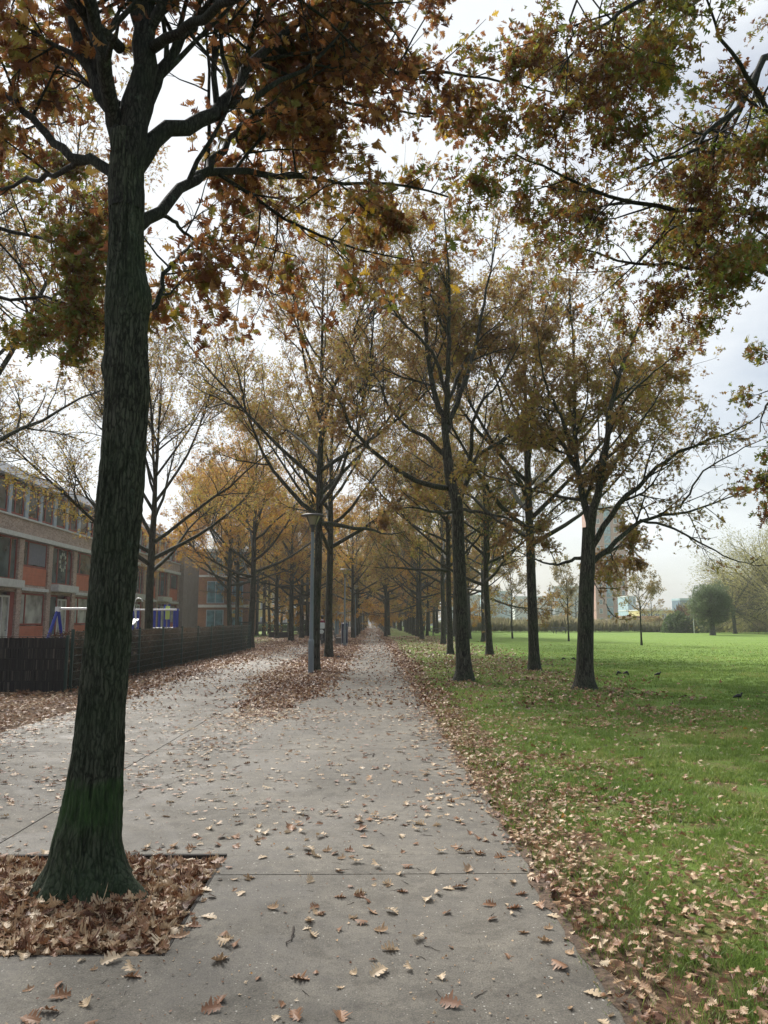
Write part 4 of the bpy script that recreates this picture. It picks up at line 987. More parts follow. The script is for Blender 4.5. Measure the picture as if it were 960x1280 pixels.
for yb in (-.25, .25): MB().bar((0, yb, 2.10), (cx_(222)-xo, yb, 2.10), .045, 10).build('rail', M['play_white'], e)
MB().box(cx_(206.5)-xo+.03, cx_(210)-xo+.1, -.14, -.095, 1.65, 2.28).build('sign_panel', M['sign_yellow'], e)
MB().bar((cx_(193)-xo, -.2, 1.25), (cx_(218)-xo, -.2, 1.25), .03, 8).build('rail', M['play_white'], e)
xs = cx_(173)-xo
e2 = empty('exercise_machine', (cx_(173), Yc-1.5, -.03), 'white tubular fitness seat with curved handles in front of the climbing frame', 'fitness machine')
MB().box(-.30, .30, -.25, .2, .0, .06).box(-.06, .06, -.06, .06, .06, 1.3).build('base', M['joint'], e2)
MB().poly([(-.36, -.3, 1.38), (.30, -.3, 1.38), (.42, .2, 1.62), (-.24, .2, 1.62)], (0, 0, .05)).build('seat', M['play_white'], e2)
for s in (-1, 1):
    T = Tubes(); T.add(crm(np.array([(s*.38, 0, 1.30), (s*.30, 0, 1.9), (s*.22, 0, 2.3), (s*.3, 0, 2.55), (s*.5, 0, 2.6), (s*.62, 0, 2.45)]), 16), np.full(16, .03), 8); T.build('handle', M['play_white'], e2)

# ------------------------------------------------------------------ street lamps
M['lamp_metal'] = plain('lamp_metal', (.20, .235, .26), .42, metal=.35, var=.1, scale=3); M['lamp_dark'] = plain('lamp_dark', (.06, .06, .065), .45)
m, t, b = newmat('lamp_diffuser'); b.inputs['Base Color'].default_value = (.42, .40, .28, 1); b.inputs['Roughness'].default_value = .25; b.inputs['Transmission Weight'].default_value = .25; M['lamp_glass'] = m
def lamp():
    e = empty('street_lamp', (0, 0, -.03), None, 'street lamp', 'street lamps along the leaf strip')
    MB().lathe([(.085, 0), (.085, .95), (.082, 1.0), (.062, 1.04), (.045, 4.25)], sides=20).build('pole', M['lamp_metal'], e, smooth=False)
    MB().box(.081, .088, -.04, .04, .55, .85).build('hatch', M['lamp_dark'], e)
    MB().lathe([(.05, 4.252), (.055, 4.36), (.10, 4.46), (.115, 4.475)]).build('collar', M['lamp_dark'], e)
    MB().lathe([(.10, 4.478), (.105, 4.49), (.225, 4.735), (.225, 4.74)]).build('lamp_shade', M['lamp_glass'], e)
    for k in range(4):
        a = math.pi/4+k*math.pi/2; MB().bar((.112*math.cos(a), .112*math.sin(a), 4.47), (.245*math.cos(a), .245*math.sin(a), 4.75), .012, 6).build('strut', M['lamp_dark'], e)
    MB().lathe([(.22, 4.742), (.37, 4.745), (.375, 4.765), (.30, 4.80), (.10, 4.83), (.02, 4.84)], sides=28).build('cap', M['lamp_dark'], e)
    return e
def copy_tree(o, parent=None):
    c = o.copy(); C.objects.link(c)
    if parent: c.parent = parent
    for ch in list(o.children): copy_tree(ch, c)
    return c
l0 = lamp(); x, y = at(388.5, 842); l0.location = (x, y, -.03); l0['label'] = 'nearest grey street lamp with a flat disc cap, in front of an oak trunk'
for (xx, yy, lab) in ((at(428, 810)[0], 48.3, 'second street lamp, rising behind the navy litter bin'), (-1.62, 72, 'third street lamp down the avenue, half hidden by an oak trunk'),
                      (-1.55, 90, 'fourth street lamp, small, left of the path'), (-1.5, 115, 'fifth street lamp, very small, far along the path')):
    c = copy_tree(l0); c.location = (xx, yy, -.03); c['label'] = lab
# ------------------------------------------------------------------ bin, bench, sign
M['navy'] = plain('navy_plastic', (.008, .018, .07), .35); M['steel'] = plain('steel', (.45, .47, .50), .35, metal=.6)
bxy = at(431, 807.5)
e = empty('litter_bin', (bxy[0], bxy[1], -.03), 'tall navy litter bin on pale metal uprights in the leaf strip', 'litter bin')
MB().lathe([(.17, .20), (.19, .23), (.19, 1.35), (.17, 1.42), (.12, 1.45)], sides=20).build('body', M['navy'], e, smooth=True)
MB().box(-.12, .12, -.195, -.185, 1.10, 1.25).build('opening', M['lamp_dark'], e)
for x in (-.215, .13): MB().bar((x, -.12 if x > 0 else 0, 0), (x, -.12 if x > 0 else 0, 1.5 if x < 0 else .25), .022, 8).build('upright', M['steel'], e)
MB().box(-.22, .16, -.03, .03, .15, .195).build('bracket', M['steel'], e)
M['old_concrete'] = plain('old_concrete', (.23, .21, .19), .9, var=.25); M['dark_concrete'] = plain('dark_concrete', (.05, .045, .045), .9)
gx = at(423.5, 805)
e = empty('park_bench', (gx[0], gx[1]+.4, -.03), 'weathered grey bench seen end-on left of the navy bin', 'bench')
for yy in (-.7, .7): MB().box(-.22, .2, yy-.05, yy+.05, 0, .40).build('leg', M['old_concrete'], e)
MB().box(-.24, .0, -.9, .9, .403, .45).box(.02, .22, -.9, .9, .403, .45).build('seat', M['old_concrete'], e)
MB().poly([(-.24, -.9, .50), (-.28, -.9, .50), (-.38, -.9, .88), (-.34, -.9, .88)], (0, 1.8, 0)).build('backrest', M['old_concrete'], e)
for yy in (-.7, .7): MB().poly([(-.20, yy-.03, .44), (-.245, yy-.03, .44), (-.34, yy-.03, .86), (-.31, yy-.03, .86)], (0, .06, 0)).build('back_support', M['lamp_dark'], e)
sx = at(421, 786)
e = empty('signpost', (P(421, 776, 88)[0], 88, -.03), 'grey post with a round plate and two white pointing arms behind the litter bin', 'signpost')
MB().bar((0, 0, 0), (0, 0, 2.2), .05, 10).build('post', M['lamp_metal'], e)
MB().bar((0, -.06, 2.45), (0, -.10, 2.45), .27, 20).build('plate', M['steel'], e)
for s in (-1, 1): MB().poly([(s*.1, -.05, 2.38), (s*.78, -.05, 2.40), (s*.86, -.05, 2.47), (s*.78, -.05, 2.54), (s*.1, -.05, 2.56)], (0, .04, 0)).build('arm', M['play_white'], e)
MB().box(-.22, .22, -.03, .03, .1, 1.75).build('info_board', M['wall_blue'], e)
e = empty('low_bench', (P(348.5, 776, 73)[0], 73, -.03), 'dark low solid concrete bench on the leaf-covered verge', 'bench')
MB().box(-.9, .9, -.25, .25, 0, .50).build('seat', M['dark_concrete'], e, bevel=.02)
MB().box(-.93, .93, -.28, .28, .503, .56).build('top', M['dark_wood'], e, bevel=.01)
e = empty('low_bench', (P(369.5, 776, 84)[0], 84, -.03), 'pale low slab bench behind the thin twin oaks', 'bench')
MB().box(-.6, -.45, -.2, .2, 0, .27).box(.45, .6, -.2, .2, 0, .27).build('leg', M['dark_concrete'], e); MB().box(-.7, .7, -.25, .25, .273, .38).build('seat', M['old_concrete'], e)
def picnic(px, Y, lab):
    e = empty('picnic_table', (P(px, 776, Y)[0], Y, -.03), lab, 'picnic table', 'picnic tables on the lawn')
    MB().box(-.9, .9, -.38, .38, .70, .76).build('tabletop', M['lamp_dark'], e)
    for s in (-1, 1):
        MB().box(-.9, .9, s*.72-.13, s*.72+.13, .42, .46).build('seat', M['lamp_dark'], e)
        mb = MB(); mb.bar((s*.6, -.75, 0), (s*.6, -.25, .69), .04, 6).bar((s*.6, .75, 0), (s*.6, .25, .69), .04, 6).box(s*.6-.03, s*.6+.03, -.8, .8, .36, .415); mb.build('leg', M['lamp_dark'], e)
picnic(548.5, 84, 'dark picnic table between the tree trunks right of the path'); picnic(699, 98, 'picnic table at the far edge of the lawn beside the young tree')

# ------------------------------------------------------------------ crows
M['crow'] = plain('crow_black', (.010, .010, .012), .45, var=.2, scale=30)
def crow(x, y, rz, pose, lab, s=1.0):
    bm = bmesh.new(); me = bpy.data.meshes.new('crow')
    hd = .30 if pose == 'up' else .10
    pts = [(0, -.30, .13), (0, -.20, .155), (0, -.06, .19), (0, .06, .20), (0, .13, .19 if pose == 'up' else .17), (0, .18, hd-.04), (0, .215, hd), (0, .26, hd-.005), (0, .31, hd-.03)]
    rad = [.018, .035, .068, .075, .060, .042, .036, .018, .005]
    T = Tubes(); T.add(np.array(crm(np.array(pts), 26)), np.interp(np.linspace(0, 1, 26), np.linspace(0, 1, 9), rad), 10)
    o = T.build('black_bird', M['crow'], None, (x, y, -.015)); o.rotation_euler.z = rz; o.scale = (s, s*.85, s*1.25)
    tag(o, lab, 'bird', 'small black birds')
    mb = MB()
    for sg in (-1, 1):
        mb.bar((sg*.03, .02, -.005), (sg*.03, 0, .14), .007, 5)
        for a in (-.5, 0, .5): mb.bar((sg*.03, .02, .003), (sg*.03+.05*math.sin(a), .02+.05*math.cos(a), .003), .005, 4)
    mb.build('leg', M['lamp_dark'], o)
    mb = MB()
    for sg in (-1, 1): mb.poly([(sg*.066, .10, .22), (sg*.072, -.02, .19), (sg*.05, -.20, .15), (sg*.02, -.31, .145), (sg*.03, -.14, .22)], (sg*.012, 0, .004))
    mb.build('wing', M['crow'], o)
for px, py, rz, ps, lab in ((704.5, 826.5, 1.2, 'down', 'left crow of the pair just left of the oak with bare twigs'), (717, 826.5, 4.4, 'down', 'right crow of the pair, nearest the trunk of the oak with bare twigs'),
                       (773.5, 845, 1.9, 'down', 'crow pecking right of the oak with bare twigs, left of a close pair'), (783, 845, 4.9, 'down', 'crow close on the right of another, on the open grass'),
                       (822.5, 847, 4.4, 'up', 'lone crow in the middle of the open grass'), (923, 876, 4.6, 'up', 'largest crow, alone near the right edge'),
                       (423, 824, 4.9, 'down', 'crow among the leaves at the foot of the dark-trunked oak'), (473.5, 799, 3.0, 'up', 'tiny crow standing on the main path far ahead')):
    x, y = at(px, py-1); crow(x, y, rz, ps, lab.replace('crow', 'black bird'), .40)

# ------------------------------------------------------------------ cyclist
M['dark_cloth'] = plain('dark_cloth', (.02, .022, .03), .9); M['red_cloth'] = plain('red_cloth', (.16, .015, .035), .9); M['skin'] = plain('skin', (.45, .28, .2), .6)
M['hair'] = plain('hair', (.012, .009, .008), .6, scale=40); M['scarf'] = plain('scarf', (.60, .40, .42), .9); M['rubber'] = plain('rubber', (.015, .015, .015), .8); M['crate_white'] = plain('crate_white', (.62, .68, .68), .6)
cxy = at(402.5, 805.5); CX, CY = cxy
e = empty('bicycle', (CX, CY, 0.005), 'city bicycle with a white rear carrier box seen from behind between two trunks', 'bicycle')
for yy in (-.55, .55):
    wh = MB().ring((0, yy, .34), .32, .022, 'x', 28, 6).build('wheel', M['rubber'], e)
    mb = MB(); mb.bar((-.04, yy, .34), (.04, yy, .34), .02)
    for k in range(12): a = k*math.pi/6; mb.bar((0, yy, .34), (0, yy+.31*math.cos(a), .34+.31*math.sin(a)), .003, 4)
    mb.build('spokes', M['steel'], wh)
mb = MB()
for a, b in (((0, -.55, .34), (0, -.05, .30)), ((0, -.05, .30), (0, -.18, .82)), ((0, -.55, .34), (0, -.17, .75)), ((0, -.05, .30), (0, .42, .72)), ((0, .40, .82), (0, .55, .34)), ((0, .36, 1.02), (0, .42, .72))): mb.bar(a, b, .02)
mb.build('frame', M['lamp_dark'], e)
MB().bar((-.28, .30, 1.06), (.28, .30, 1.06), .014).bar((-.28, .30, 1.06), (-.26, .12, 1.05), .016).bar((.28, .30, 1.06), (.26, .12, 1.05), .016).build('handlebar', M['steel'], e)
MB().poly([(-.11, -.30, .90), (.11, -.30, .90), (.03, .02, .90), (-.03, .02, .90)], (0, 0, .05)).build('saddle', M['rubber'], e)
MB().box(-.06, .06, -.72, -.25, .70, .72).build('carrier', M['steel'], e)
MB().poly([(-.19, -.78, .73), (.10, -.78, .73), (.16, -.78, .85), (.06, -.78, .98), (-.15, -.78, .98), (-.21, -.78, .86)], (0, .28, 0)).build('pannier', M['crate_white'], e)
def skinned(name, vs, es, rs, mat, parent=None, loc=(0, 0, 0), sub=2):
    me = bpy.data.meshes.new(name); me.from_pydata(vs, es, []); o = bpy.data.objects.new(name, me); C.objects.link(o)
    md = o.modifiers.new('s', 'SKIN'); sb = o.modifiers.new('u', 'SUBSURF'); sb.levels = sub; sb.render_levels = sub
    for v, r in zip(me.skin_vertices[0].data, rs): v.radius = (r if isinstance(r, tuple) else (r, r))
    me.skin_vertices[0].data[0].use_root = True
    me.materials.append(mat); o.parent = parent; o.location = loc; return o
vs = [(0, -.20, 1.00), (0, -.17, 1.20), (0, -.12, 1.42), (0, -.08, 1.52), (0, -.04, 1.66), (0, -.02, 1.78),
      (-.18, -.10, 1.46), (-.24, .02, 1.24), (-.26, .20, 1.09), (-.26, .27, 1.08), (.18, -.10, 1.46), (.24, .02, 1.24), (.26, .20, 1.09), (.26, .27, 1.08),
      (-.12, -.14, .95), (-.15, .18, .72), (-.13, .02, .34), (-.13, .16, .26), (.12, -.14, .95), (.14, .12, .52), (.13, -.05, .12), (.13, .09, .05)]
es = [(0, 1), (1, 2), (2, 3), (3, 4), (4, 5), (2, 6), (6, 7), (7, 8), (8, 9), (2, 10), (10, 11), (11, 12), (12, 13), (0, 14), (14, 15), (15, 16), (16, 17), (0, 18), (18, 19), (19, 20), (20, 21)]
rs = [(.16, .13), (.15, .11), (.17, .11), .055, .07, .085, .075, .052, .036, .03, .075, .052, .036, .03, .10, .075, .05, .035, .10, .075, .05, .035]
po = skinned('person', vs, es, rs, M['dark_cloth'], None, (CX, CY, .02))
tag(po, 'person in a dark red jacket riding a bicycle away, white bag on the back', 'person')
jk = skinned('jacket', [(0, -.20, 1.02), (0, -.17, 1.20), (0, -.12, 1.42), (0, -.09, 1.50), (-.19, -.10, 1.46), (-.25, .02, 1.24), (-.265, .17, 1.11), (.19, -.10, 1.46), (.25, .02, 1.24), (.265, .17, 1.11)],
        [(0, 1), (1, 2), (2, 3), (2, 4), (4, 5), (5, 6), (2, 7), (7, 8), (8, 9)], [(.185, .15), (.175, .13), (.195, .13), .09, .092, .068, .05, .092, .068, .05], M['red_cloth'], po)
MB().lathe([(.02, -.10), (.10, -.05), (.115, .02), (.09, .085), (.03, .115)], c=(0, -.03, 1.80), sides=16).build('hair', M['hair'], po, smooth=True)
MB().lathe([(.07, 0), (.10, .04), (.09, .09), (.06, .11)], c=(0, -.07, 1.53), sides=14).build('scarf', M['scarf'], po, smooth=True)
bgp = MB().box(-.20, .19, -.56, -.32, 1.02, 1.42).build('bag', M['crate_white'], None, (CX, CY, .02), bevel=.03); tag(bgp, 'boxy white bag carried on the back of the cyclist', 'bag')

# ------------------------------------------------------------------ parked cars
M['car_white'] = plain('car_white', (.70, .71, .72), .25, var=.03); M['car_grey'] = plain('car_grey', (.18, .19, .21), .25, metal=.4, var=.03); M['car_blue'] = plain('car_blue', (.04, .07, .16), .25, var=.03)
M['car_glass'] = glass('car_glass', (.03, .04, .045), .05); M['tail_red'] = plain('tail_red', (.4, .02, .02), .3); M['head_white'] = plain('head_white', (.8, .8, .8), .2)
def car(x, y, rz, col, lab, van=False, grp='cars parked beyond the trees'):
    e = empty('parked_car', (x, y, -.03), lab, 'car', grp, rz)
    Lh = 2.15; h = 1.95 if van else 1.45
    prof = [(-Lh, .25), (-Lh-.02, .75), (-Lh+.12, .95), (-Lh+.25 if van else -Lh+.75, h-.05), (-.4, h), (.55, h-.05), (1.15, .98), (Lh-.1, .82), (Lh, .55), (Lh, .25)]
    mb = MB(); mb.poly([(px_, -.85, z) for px_, z in prof], (0, 1.7, 0)); mb.build('body', M[col], e, bevel=.06)
    mb = MB(); g_ = [(-Lh+.42 if van else -Lh+.85, 1.0), (-Lh+.45 if van else -Lh+1.0, h-.14), (.45, h-.16), (.95, 1.0)]
    mb.poly([(px_, -.858, z) for px_, z in g_], (0, .003, 0)); mb.poly([(px_, .855, z) for px_, z in g_], (0, .003, 0)); mb.build('side_window', M['car_glass'], e)
    MB().poly([(.66, -.7, h-.12), (1.14, -.75, 1.03), (1.14, .75, 1.03), (.66, .7, h-.12)], (.02, 0, .015)).build('windscreen', M['car_glass'], e)
    for wx in (-1.3, 1.35):
        for wy in (-.78, .78):
            wl = MB().bar((wx, wy-.1, .32), (wx, wy+.1, .32), .32, 18).build('wheel', M['rubber'], e)
            s = 1 if wy > 0 else -1; MB().bar((wx, wy+s*.1, .32), (wx, wy+s*.112, .32), .2, 14).build('rim', M['steel'], wl)
    for wy in (-.65, .65):
        MB().box(Lh-.02, Lh+.012, wy-.14, wy+.14, .60, .72).build('headlight', M['head_white'], e)
        MB().box(-Lh-.03, -Lh+.0, wy-.12, wy+.12, .65, .85).build('tail_light', M['tail_red'], e)
for px, Y, rz, col, lab, van in ((305, 120, .3, 'car_blue', 'dark blue parked car just beyond the end of the wire fence', False), (327, 135, .5, 'car_grey', 'grey parked car behind the golden oak at the fence end', False),
                       (332, 140, .7, 'car_white', 'white parked car left of the trunk before the dark bench', False), (343, 140, .2, 'car_white', 'white parked car directly above the dark low bench', False),
                       (358, 138, .15, 'car_white', 'long white parked car between the dark bench and the twin oaks', False), (370, 145, .8, 'car_grey', 'silver grey parked car behind the twin thin oaks', False),
                       (386, 140, .2, 'car_white', 'white parked car right behind the nearest lamp post', True)):
    car(P(px, 776, Y)[0], Y, rz, col, lab, van)
for px, Y, rz, col, lab, van in ((765, 190, .1, 'car_white', 'white van on the road in front of the brick tower', True), (752, 195, 3.2, 'car_grey', 'grey car on the road at the left foot of the brick tower', False), (926, 150, .1, 'car_white', 'white car behind the round willow', False), (640, 180, 0, 'car_white', 'white car on the far road behind the slender lawn oak', False)):
    car(P(px, 776, Y)[0], Y, rz, col, lab, van, 'cars on the road beyond the lawn')

# ------------------------------------------------------------------ planting beyond the lawn
shrub('clipped_hedge', bx_(300, 118), bx_(392, 118), 117.5, 119, .95, 'low green hedge in front of the parked cars', 'hedge', 'leaf_bush', 14000, .16, 'quad', 61, 300, ztop=.03)
def reed(name, xa, xb, y, d, h, lab, mat, n, seed):
    rg = np.random.default_rng(seed); p = np.stack([rg.uniform(xa, xb, n), rg.uniform(y, y+d, n), np.zeros(n)], 1)
    hh = h*(.5+.9*fbm(p[:, :2], .22, seed, 3))*rg.uniform(.6, 1.15, n)
    z0 = rg.random(n)*hh*.6; p[:, 2] = z0-.03
    lv = leaf_arrays(p, rg.normal(0, .25, (n, 3))+np.array([0, 0, 1.]), rg.normal(0, 1, (n, 3)), np.maximum(.25, hh-z0), np.clip(rg.random(n)*.5+fbm(p[:, :2], .3, seed+3)*.9-.2, 0, 1), 'narrow', .3, rg)
    o = link(name, amesh(name, *lv), M[mat]); return tag(o, lab, kind='stuff')
reed('reed_bed', bx_(548, 110), 150, 108, 7, 1.9, 'band of pale reeds along the far edge of the lawn', 'leaf_reed', 60000, 71)
o = reed('undergrowth', bx_(880, 112), 150, 114, 8, 4.2, 'brown scrub along the far right edge of the lawn', 'leaf_hedge', 30000, 72)
rgw = np.random.default_rng(9)
shrub('bush', bx_(828, 104), bx_(870, 104), 101, 107, 2.5, 'dark green bush left of the round willow', 'bush', 'leaf_bush', 26000, .20, 'quad', 81, 120, ztop=.25, round_=True, tw=.03)
shrub('bush', bx_(868, 106), bx_(886, 106), 103, 108, 2.6, 'lower olive bush between the dark bush and the round willow', 'bush', 'leaf_willow', 10000, .2, 'quad', 82, 60, ztop=.25, round_=True, tw=.03)
shrub('bush', bx_(800, 112), bx_(832, 112), 110, 114, 2.2, 'low bush behind the young tree at the lawn edge', 'bush', 'leaf_pale', 9000, .22, 'quad', 83, 60, ztop=.3, round_=True, tw=.03)
def willow(name, px, Y, th, rc, n, lab, mat, ls, seed, tr=.3, droop=0.0, zc=None, nl=90, k=1.0, rz=1.0):
    rg = np.random.default_rng(seed); x = P(px, 776, Y)[0]; e = empty(name, (x, Y, -.03), lab, 'tree')
    T = Tubes(); tp, tr_ = trunk_poly(th, tr, rg, n=6); tr_ = tr*np.interp(tp[:, 2], [0, .3, 1, th], [1.4, 1.1, 1, 1.05]); T.add(tp, tr_, 14); T.build('trunk', M['bark_grey'], e)
    top = tp[-1]; d = nrm(rg.normal(0, 1, (nl, 3))); d[:, 2] = np.abs(d[:, 2])*1.5-.75+k*.15
    b = np.repeat(top[None], nl, 0)+rg.normal(0, .12, (nl, 3))
    pt, rd = grow(b, d, rc*rg.uniform(.75, 1.05, nl), np.full(nl, .03+.006*rc), .25, 9, .10, .03-droop, rg)
    T = Tubes(); T.add(pt, rd, 4)
    p, dd, r, t_, Ln, _ = kids(pt, rd, 4.5/k, .25, (15, 50), rg, 2)
    p3, r3 = grow(p, dd, rc*.3*rg.uniform(.5, 1.2, len(p)), np.full(len(p), .010), .4, 5, .10, .02-droop*3, rg); T.add(p3, r3, 3)
    T.build('branches', M['bark_grey'], e)
    A = np.concatenate([p3.reshape(-1, 3), pt[:, 3:].reshape(-1, 3)]); i = rg.integers(0, len(A), n); q = A[i]+rg.normal(0, .10*rc/2.4, (n, 3))
    q = q[fbm(q, 1.6/rc*2, seed, 2) > .33]; n = len(q)
    if seed == 91:
        n = 36000; cc = np.array([0, 0, 3.45]); u = nrm(rg.normal(0, 1, (n, 3)))*(rg.random((n, 1))**.42); q = cc+u*np.array([2.3, 2.3, 2.35])*(.62+.75*fbm(u, 3.2, 5, 3))[:, None]
        q = q[fbm(q, 1.9, 77, 2) > .42]; n = len(q)
    lv = leaf_arrays(q, nrm(q-top)+rg.normal(0, .5, (n, 3))+np.array([0, 0, -droop*8]), rg.normal(0, 1, (n, 3)), ls*rg.uniform(.6, 1.3, n), np.clip(rg.random(n)*.5+fbm(q, .9, 4)*.8-.15, 0, 1), 'narrow' if ls < .4 else 'quad', .3, rg)
    link('crown', amesh('crown', *lv), M[mat], e)
willow('willow_tree', 890, 86, 2.3, 2.1, 30000, 'round pollard willow with a dense grey-green ball crown', 'leaf_willow', .26, 91, tr=.27, nl=150)
willow('willow_tree', 918, 96, 3.0, 5.0, 2500, 'leafless grey tree just behind the round willow', 'leaf_pale', .2, 92, tr=.22, nl=50)
willow('willow_tree', 972, 98, 4.0, 9.5, 60000, 'big pale yellow willow cut by the right edge of the photo', 'leaf_yellow', .34, 93, tr=.45, droop=.02, nl=150, k=2.0)
willow('willow_tree', 944, 112, 3.0, 6.5, 26000, 'smaller yellow-green willow left of the big yellow one', 'leaf_yellow', .30, 94, tr=.35, droop=.015, nl=90, k=1.6)
YM = [tree_mesh('young_a', 51, H=5.0, zf=1.8, r=.055, nl=16, crown_r=1.7, leaves=3000, leafsize=.13, clump=.30, l2=5, l3=6, l4=4, k2=.45, minr=.003, leafmatn='leaf_pale', kind='low', sides=(5, 4, 3, 3)),
      tree_mesh('young_b', 52, H=6.0, zf=2.3, r=.06, nl=16, crown_r=2.0, leaves=3600, leafsize=.13, clump=.30, l2=5, l3=6, l4=4, k2=.45, minr=.003, leafmatn='leaf_pale', kind='low', sides=(5, 4, 3, 3))]
x, y = at(802, 806); put_tree(YM[0], x, y, 'thin young tree alone on the lawn in front of the brick tower', None, .4, 1.0, name='young_tree')
x, y = at(711, 801); put_tree(YM[1], x, y, 'thin young tree seen left of the oak with bare twigs', None, 2.4, 1.0, name='young_tree')
x = P(640, 776, 70)[0]; put_tree(YM[1], x, 70, 'young tree with pale leaves between the slender and middle lawn oaks', None, 1.1, 1.15, name='young_tree')
for k, (px, Y, s) in enumerate(((600, 150, .7), (640, 160, .8), (690, 150, .75), (720, 170, .8), (815, 165, .7), (560, 160, .8), (1000, 130, .9), (522, 170, .8))):
    put_tree(FM[k % 3], P(px, 776, Y)[0], Y, ['hazy far tree behind the slender lawn oak, nearest of the far row', 'hazy far tree behind the gap right of the slender lawn oak', 'hazy far tree behind the middle lawn oak', 'hazy far tree left of the brick tower', 'hazy far tree right of the brick tower', 'hazy far tree behind the trunk cluster of the big spreading oak', 'far tree beyond the right edge of the photo', 'hazy far tree behind the dark hut'][k], None, k*1.3, s, s*.75, crown_mat=['leaf_pale', 'leaf_russet', None][k % 3])
MBp = MB
for px, Y, lab in ((867, 100, 'thin pale pole left of the round willow'), (655, 120, 'thin pole beside the middle lawn oak at the lawn edge')):
    e = empty('pole', (P(px, 776, Y)[0], Y, -.03), lab, 'pole'); MB().bar((0, 0, 0), (0, 0, 3.2 if px > 800 else 5), .06, 8, .05).build('shaft', M['white_trim'], e); MB().bar((0, 0, 3.2 if px > 800 else 5), (0, 0, 3.25 if px > 800 else 5.05), .065, 8).build('cap', M['lamp_dark'], e)
# far road
sheet('road', -600, 900, 176, 186, -.022, plain('asphalt', (.055, .055, .058), .8))
sheet('parking', bx_(290, 128), bx_(400, 128), 124, 160, -.024, plain('asphalt_pale', (.10, .10, .10), .8))

# ------------------------------------------------------------------ grass blades
def grass(name, spec, seed):
    rg = np.random.default_rng(seed); VV = []; FF = []; TT = []; n = 0
    for y0, y1, x0, x1, cnt, hgt, wd in spec:
        p = np.stack([rg.uniform(x0, x1, cnt), y0*(y1/y0)**rg.random(cnt)], 1)
        px = proj_x(p[:, 0], p[:, 1]); p = p[(px < 1350)&(px > 0)]
        dens = sst(.30, .55, fbm(p, 2.6, 3, 3)); edge = sst(.96, 1.08, p[:, 0]+.16*(vnoise(p, 3, 8)-.5))
        dens = dens*(.25+.75*edge)*(1-.72*littermask(p))
        p = p[rg.random(len(p)) < np.maximum(dens, .05)*sst(62, 22, p[:, 1])]; N = len(p)
        tuft = fbm(p, 6, 13, 2); h = hgt*(.4+1.1*tuft)*rg.uniform(.6, 1.3, N); a = rg.uniform(0, 6.28, N)
        ln = rg.normal(0, .55, (N, 2))*h[:, None]+.35*h[:, None]*np.stack([np.cos(tuft*20), np.sin(tuft*20)], 1)
        w_ = wd*rg.uniform(.7, 1.3, N)[:, None]*np.stack([np.cos(a), np.sin(a)], 1)
        z = np.full(N, -.03)
        b1 = np.column_stack([p-w_, z]); b2 = np.column_stack([p+w_, z]); md1 = np.column_stack([p+ln*.35-w_*.8, z+h*.6]); md2 = np.column_stack([p+ln*.35+w_*.8, z+h*.6]); tp = np.column_stack([p+ln, z+h])
        VV.append(np.stack([b1, b2, md1, md2, tp], 1).reshape(-1, 3)); i = np.arange(N)[:, None]*5+n
        FF.append(np.concatenate([i+[[0, 1, 3]], i+[[0, 3, 2]], i+[[2, 3, 4]]], 1).reshape(-1, 3)); TT.append(np.repeat(np.clip(rg.random(N)*.5+fbm(p, .9, 21)*.7-.1+.22*sst(.56, .70, fbm(p, .8, 23, 3)), 0, 1), 3)); n += N*5
    o = link(name, amesh(name, np.concatenate(VV), np.concatenate(FF), np.concatenate(TT)), M['grass_blade']); return o
def littermask(p):
    x, y = p[:, 0], p[:, 1]; nz = fbm(p, .9, 55, 3); nz2 = fbm(p, 3.2, 56, 2)
    near = sst(6.2, 4.6, y+1.6*(nz-.5))*sst(1.2, 1.8, x)*sst(.24, .46, nz2+.05)
    mid = sst(3.0, 1.7, x+(nz-.5)*2.2-(y-6)*.05)*sst(13, 9, y)*.85*sst(.3, .55, nz2)
    edge = sst(2.0+.0*y, 1.25, x+(nz-.5)*.6)
    under = .45*sst(9.5, 14, y)*sst(8.0, 5.4, x+(nz-.5)*2)*sst(.3, .6, nz)
    return np.clip(np.maximum.reduce([near, mid, edge, under]), 0, 1)
M['grass_blade'] = leafmat('grass_blade', [(0, (.10, .15, .035)), (.35, (.17, .26, .055)), (.7, (.25, .36, .085)), (.85, (.36, .40, .12)), (1, (.46, .38, .18))], transl=.45, objvar=0)
o = grass('grass', [(2.2, 6, 0.94, 6.0, 230000, .055, .0019), (6, 12, .94, 9.5, 210000, .055, .0032), (12, 26, .98, 20, 200000, .05, .007), (26, 62, 1.5, 45, 150000, .04, .016)], 5)
tag(o, 'short green lawn grass between the fallen leaves', kind='stuff')
# rough verge grass left of the second path, far part
rg = np.random.default_rng(15)
# ------------------------------------------------------------------ leaf litter
def lay(n_try, y0, y1, x0, x1, dens, dmax, size, kind, tilt=.35, zb=0.0, zr=.012, seed=0, view=True, ts=0.0):
    rg = np.random.default_rng(seed); p = np.stack([rg.uniform(x0, x1, n_try), rg.uniform(y0, y1, n_try)], 1)
    if view: px = proj_x(p[:, 0], p[:, 1]); p = p[(px > -330)&(px < 1290)]
    d = dens(p); p = p[rg.random(len(p)) < d/dmax]; N = len(p)
    up = np.column_stack([rg.normal(0, tilt, N), rg.normal(0, tilt, N), np.where(rg.random(N) < .5, 1, -1)*1.0])
    a = rg.uniform(0, 6.28, N); ya = np.column_stack([np.cos(a), np.sin(a), rg.normal(0, tilt*.6, N)])
    sz = size*rg.uniform(.55, 1.2, N)
    pos = np.column_stack([p, np.where((p[:, 0] < 1.0)&(p[:, 0] > -5.2), np.maximum(zb, .002), zb)+rg.random(N)*zr+.004])
    tint = np.clip(rg.random(N)*.75+(fbm(p, 1.4, 77)-.5)*.7+.12+ts, 0, 1)
    return leaf_arrays(pos, ya, up, sz, tint, kind, .55, rg)
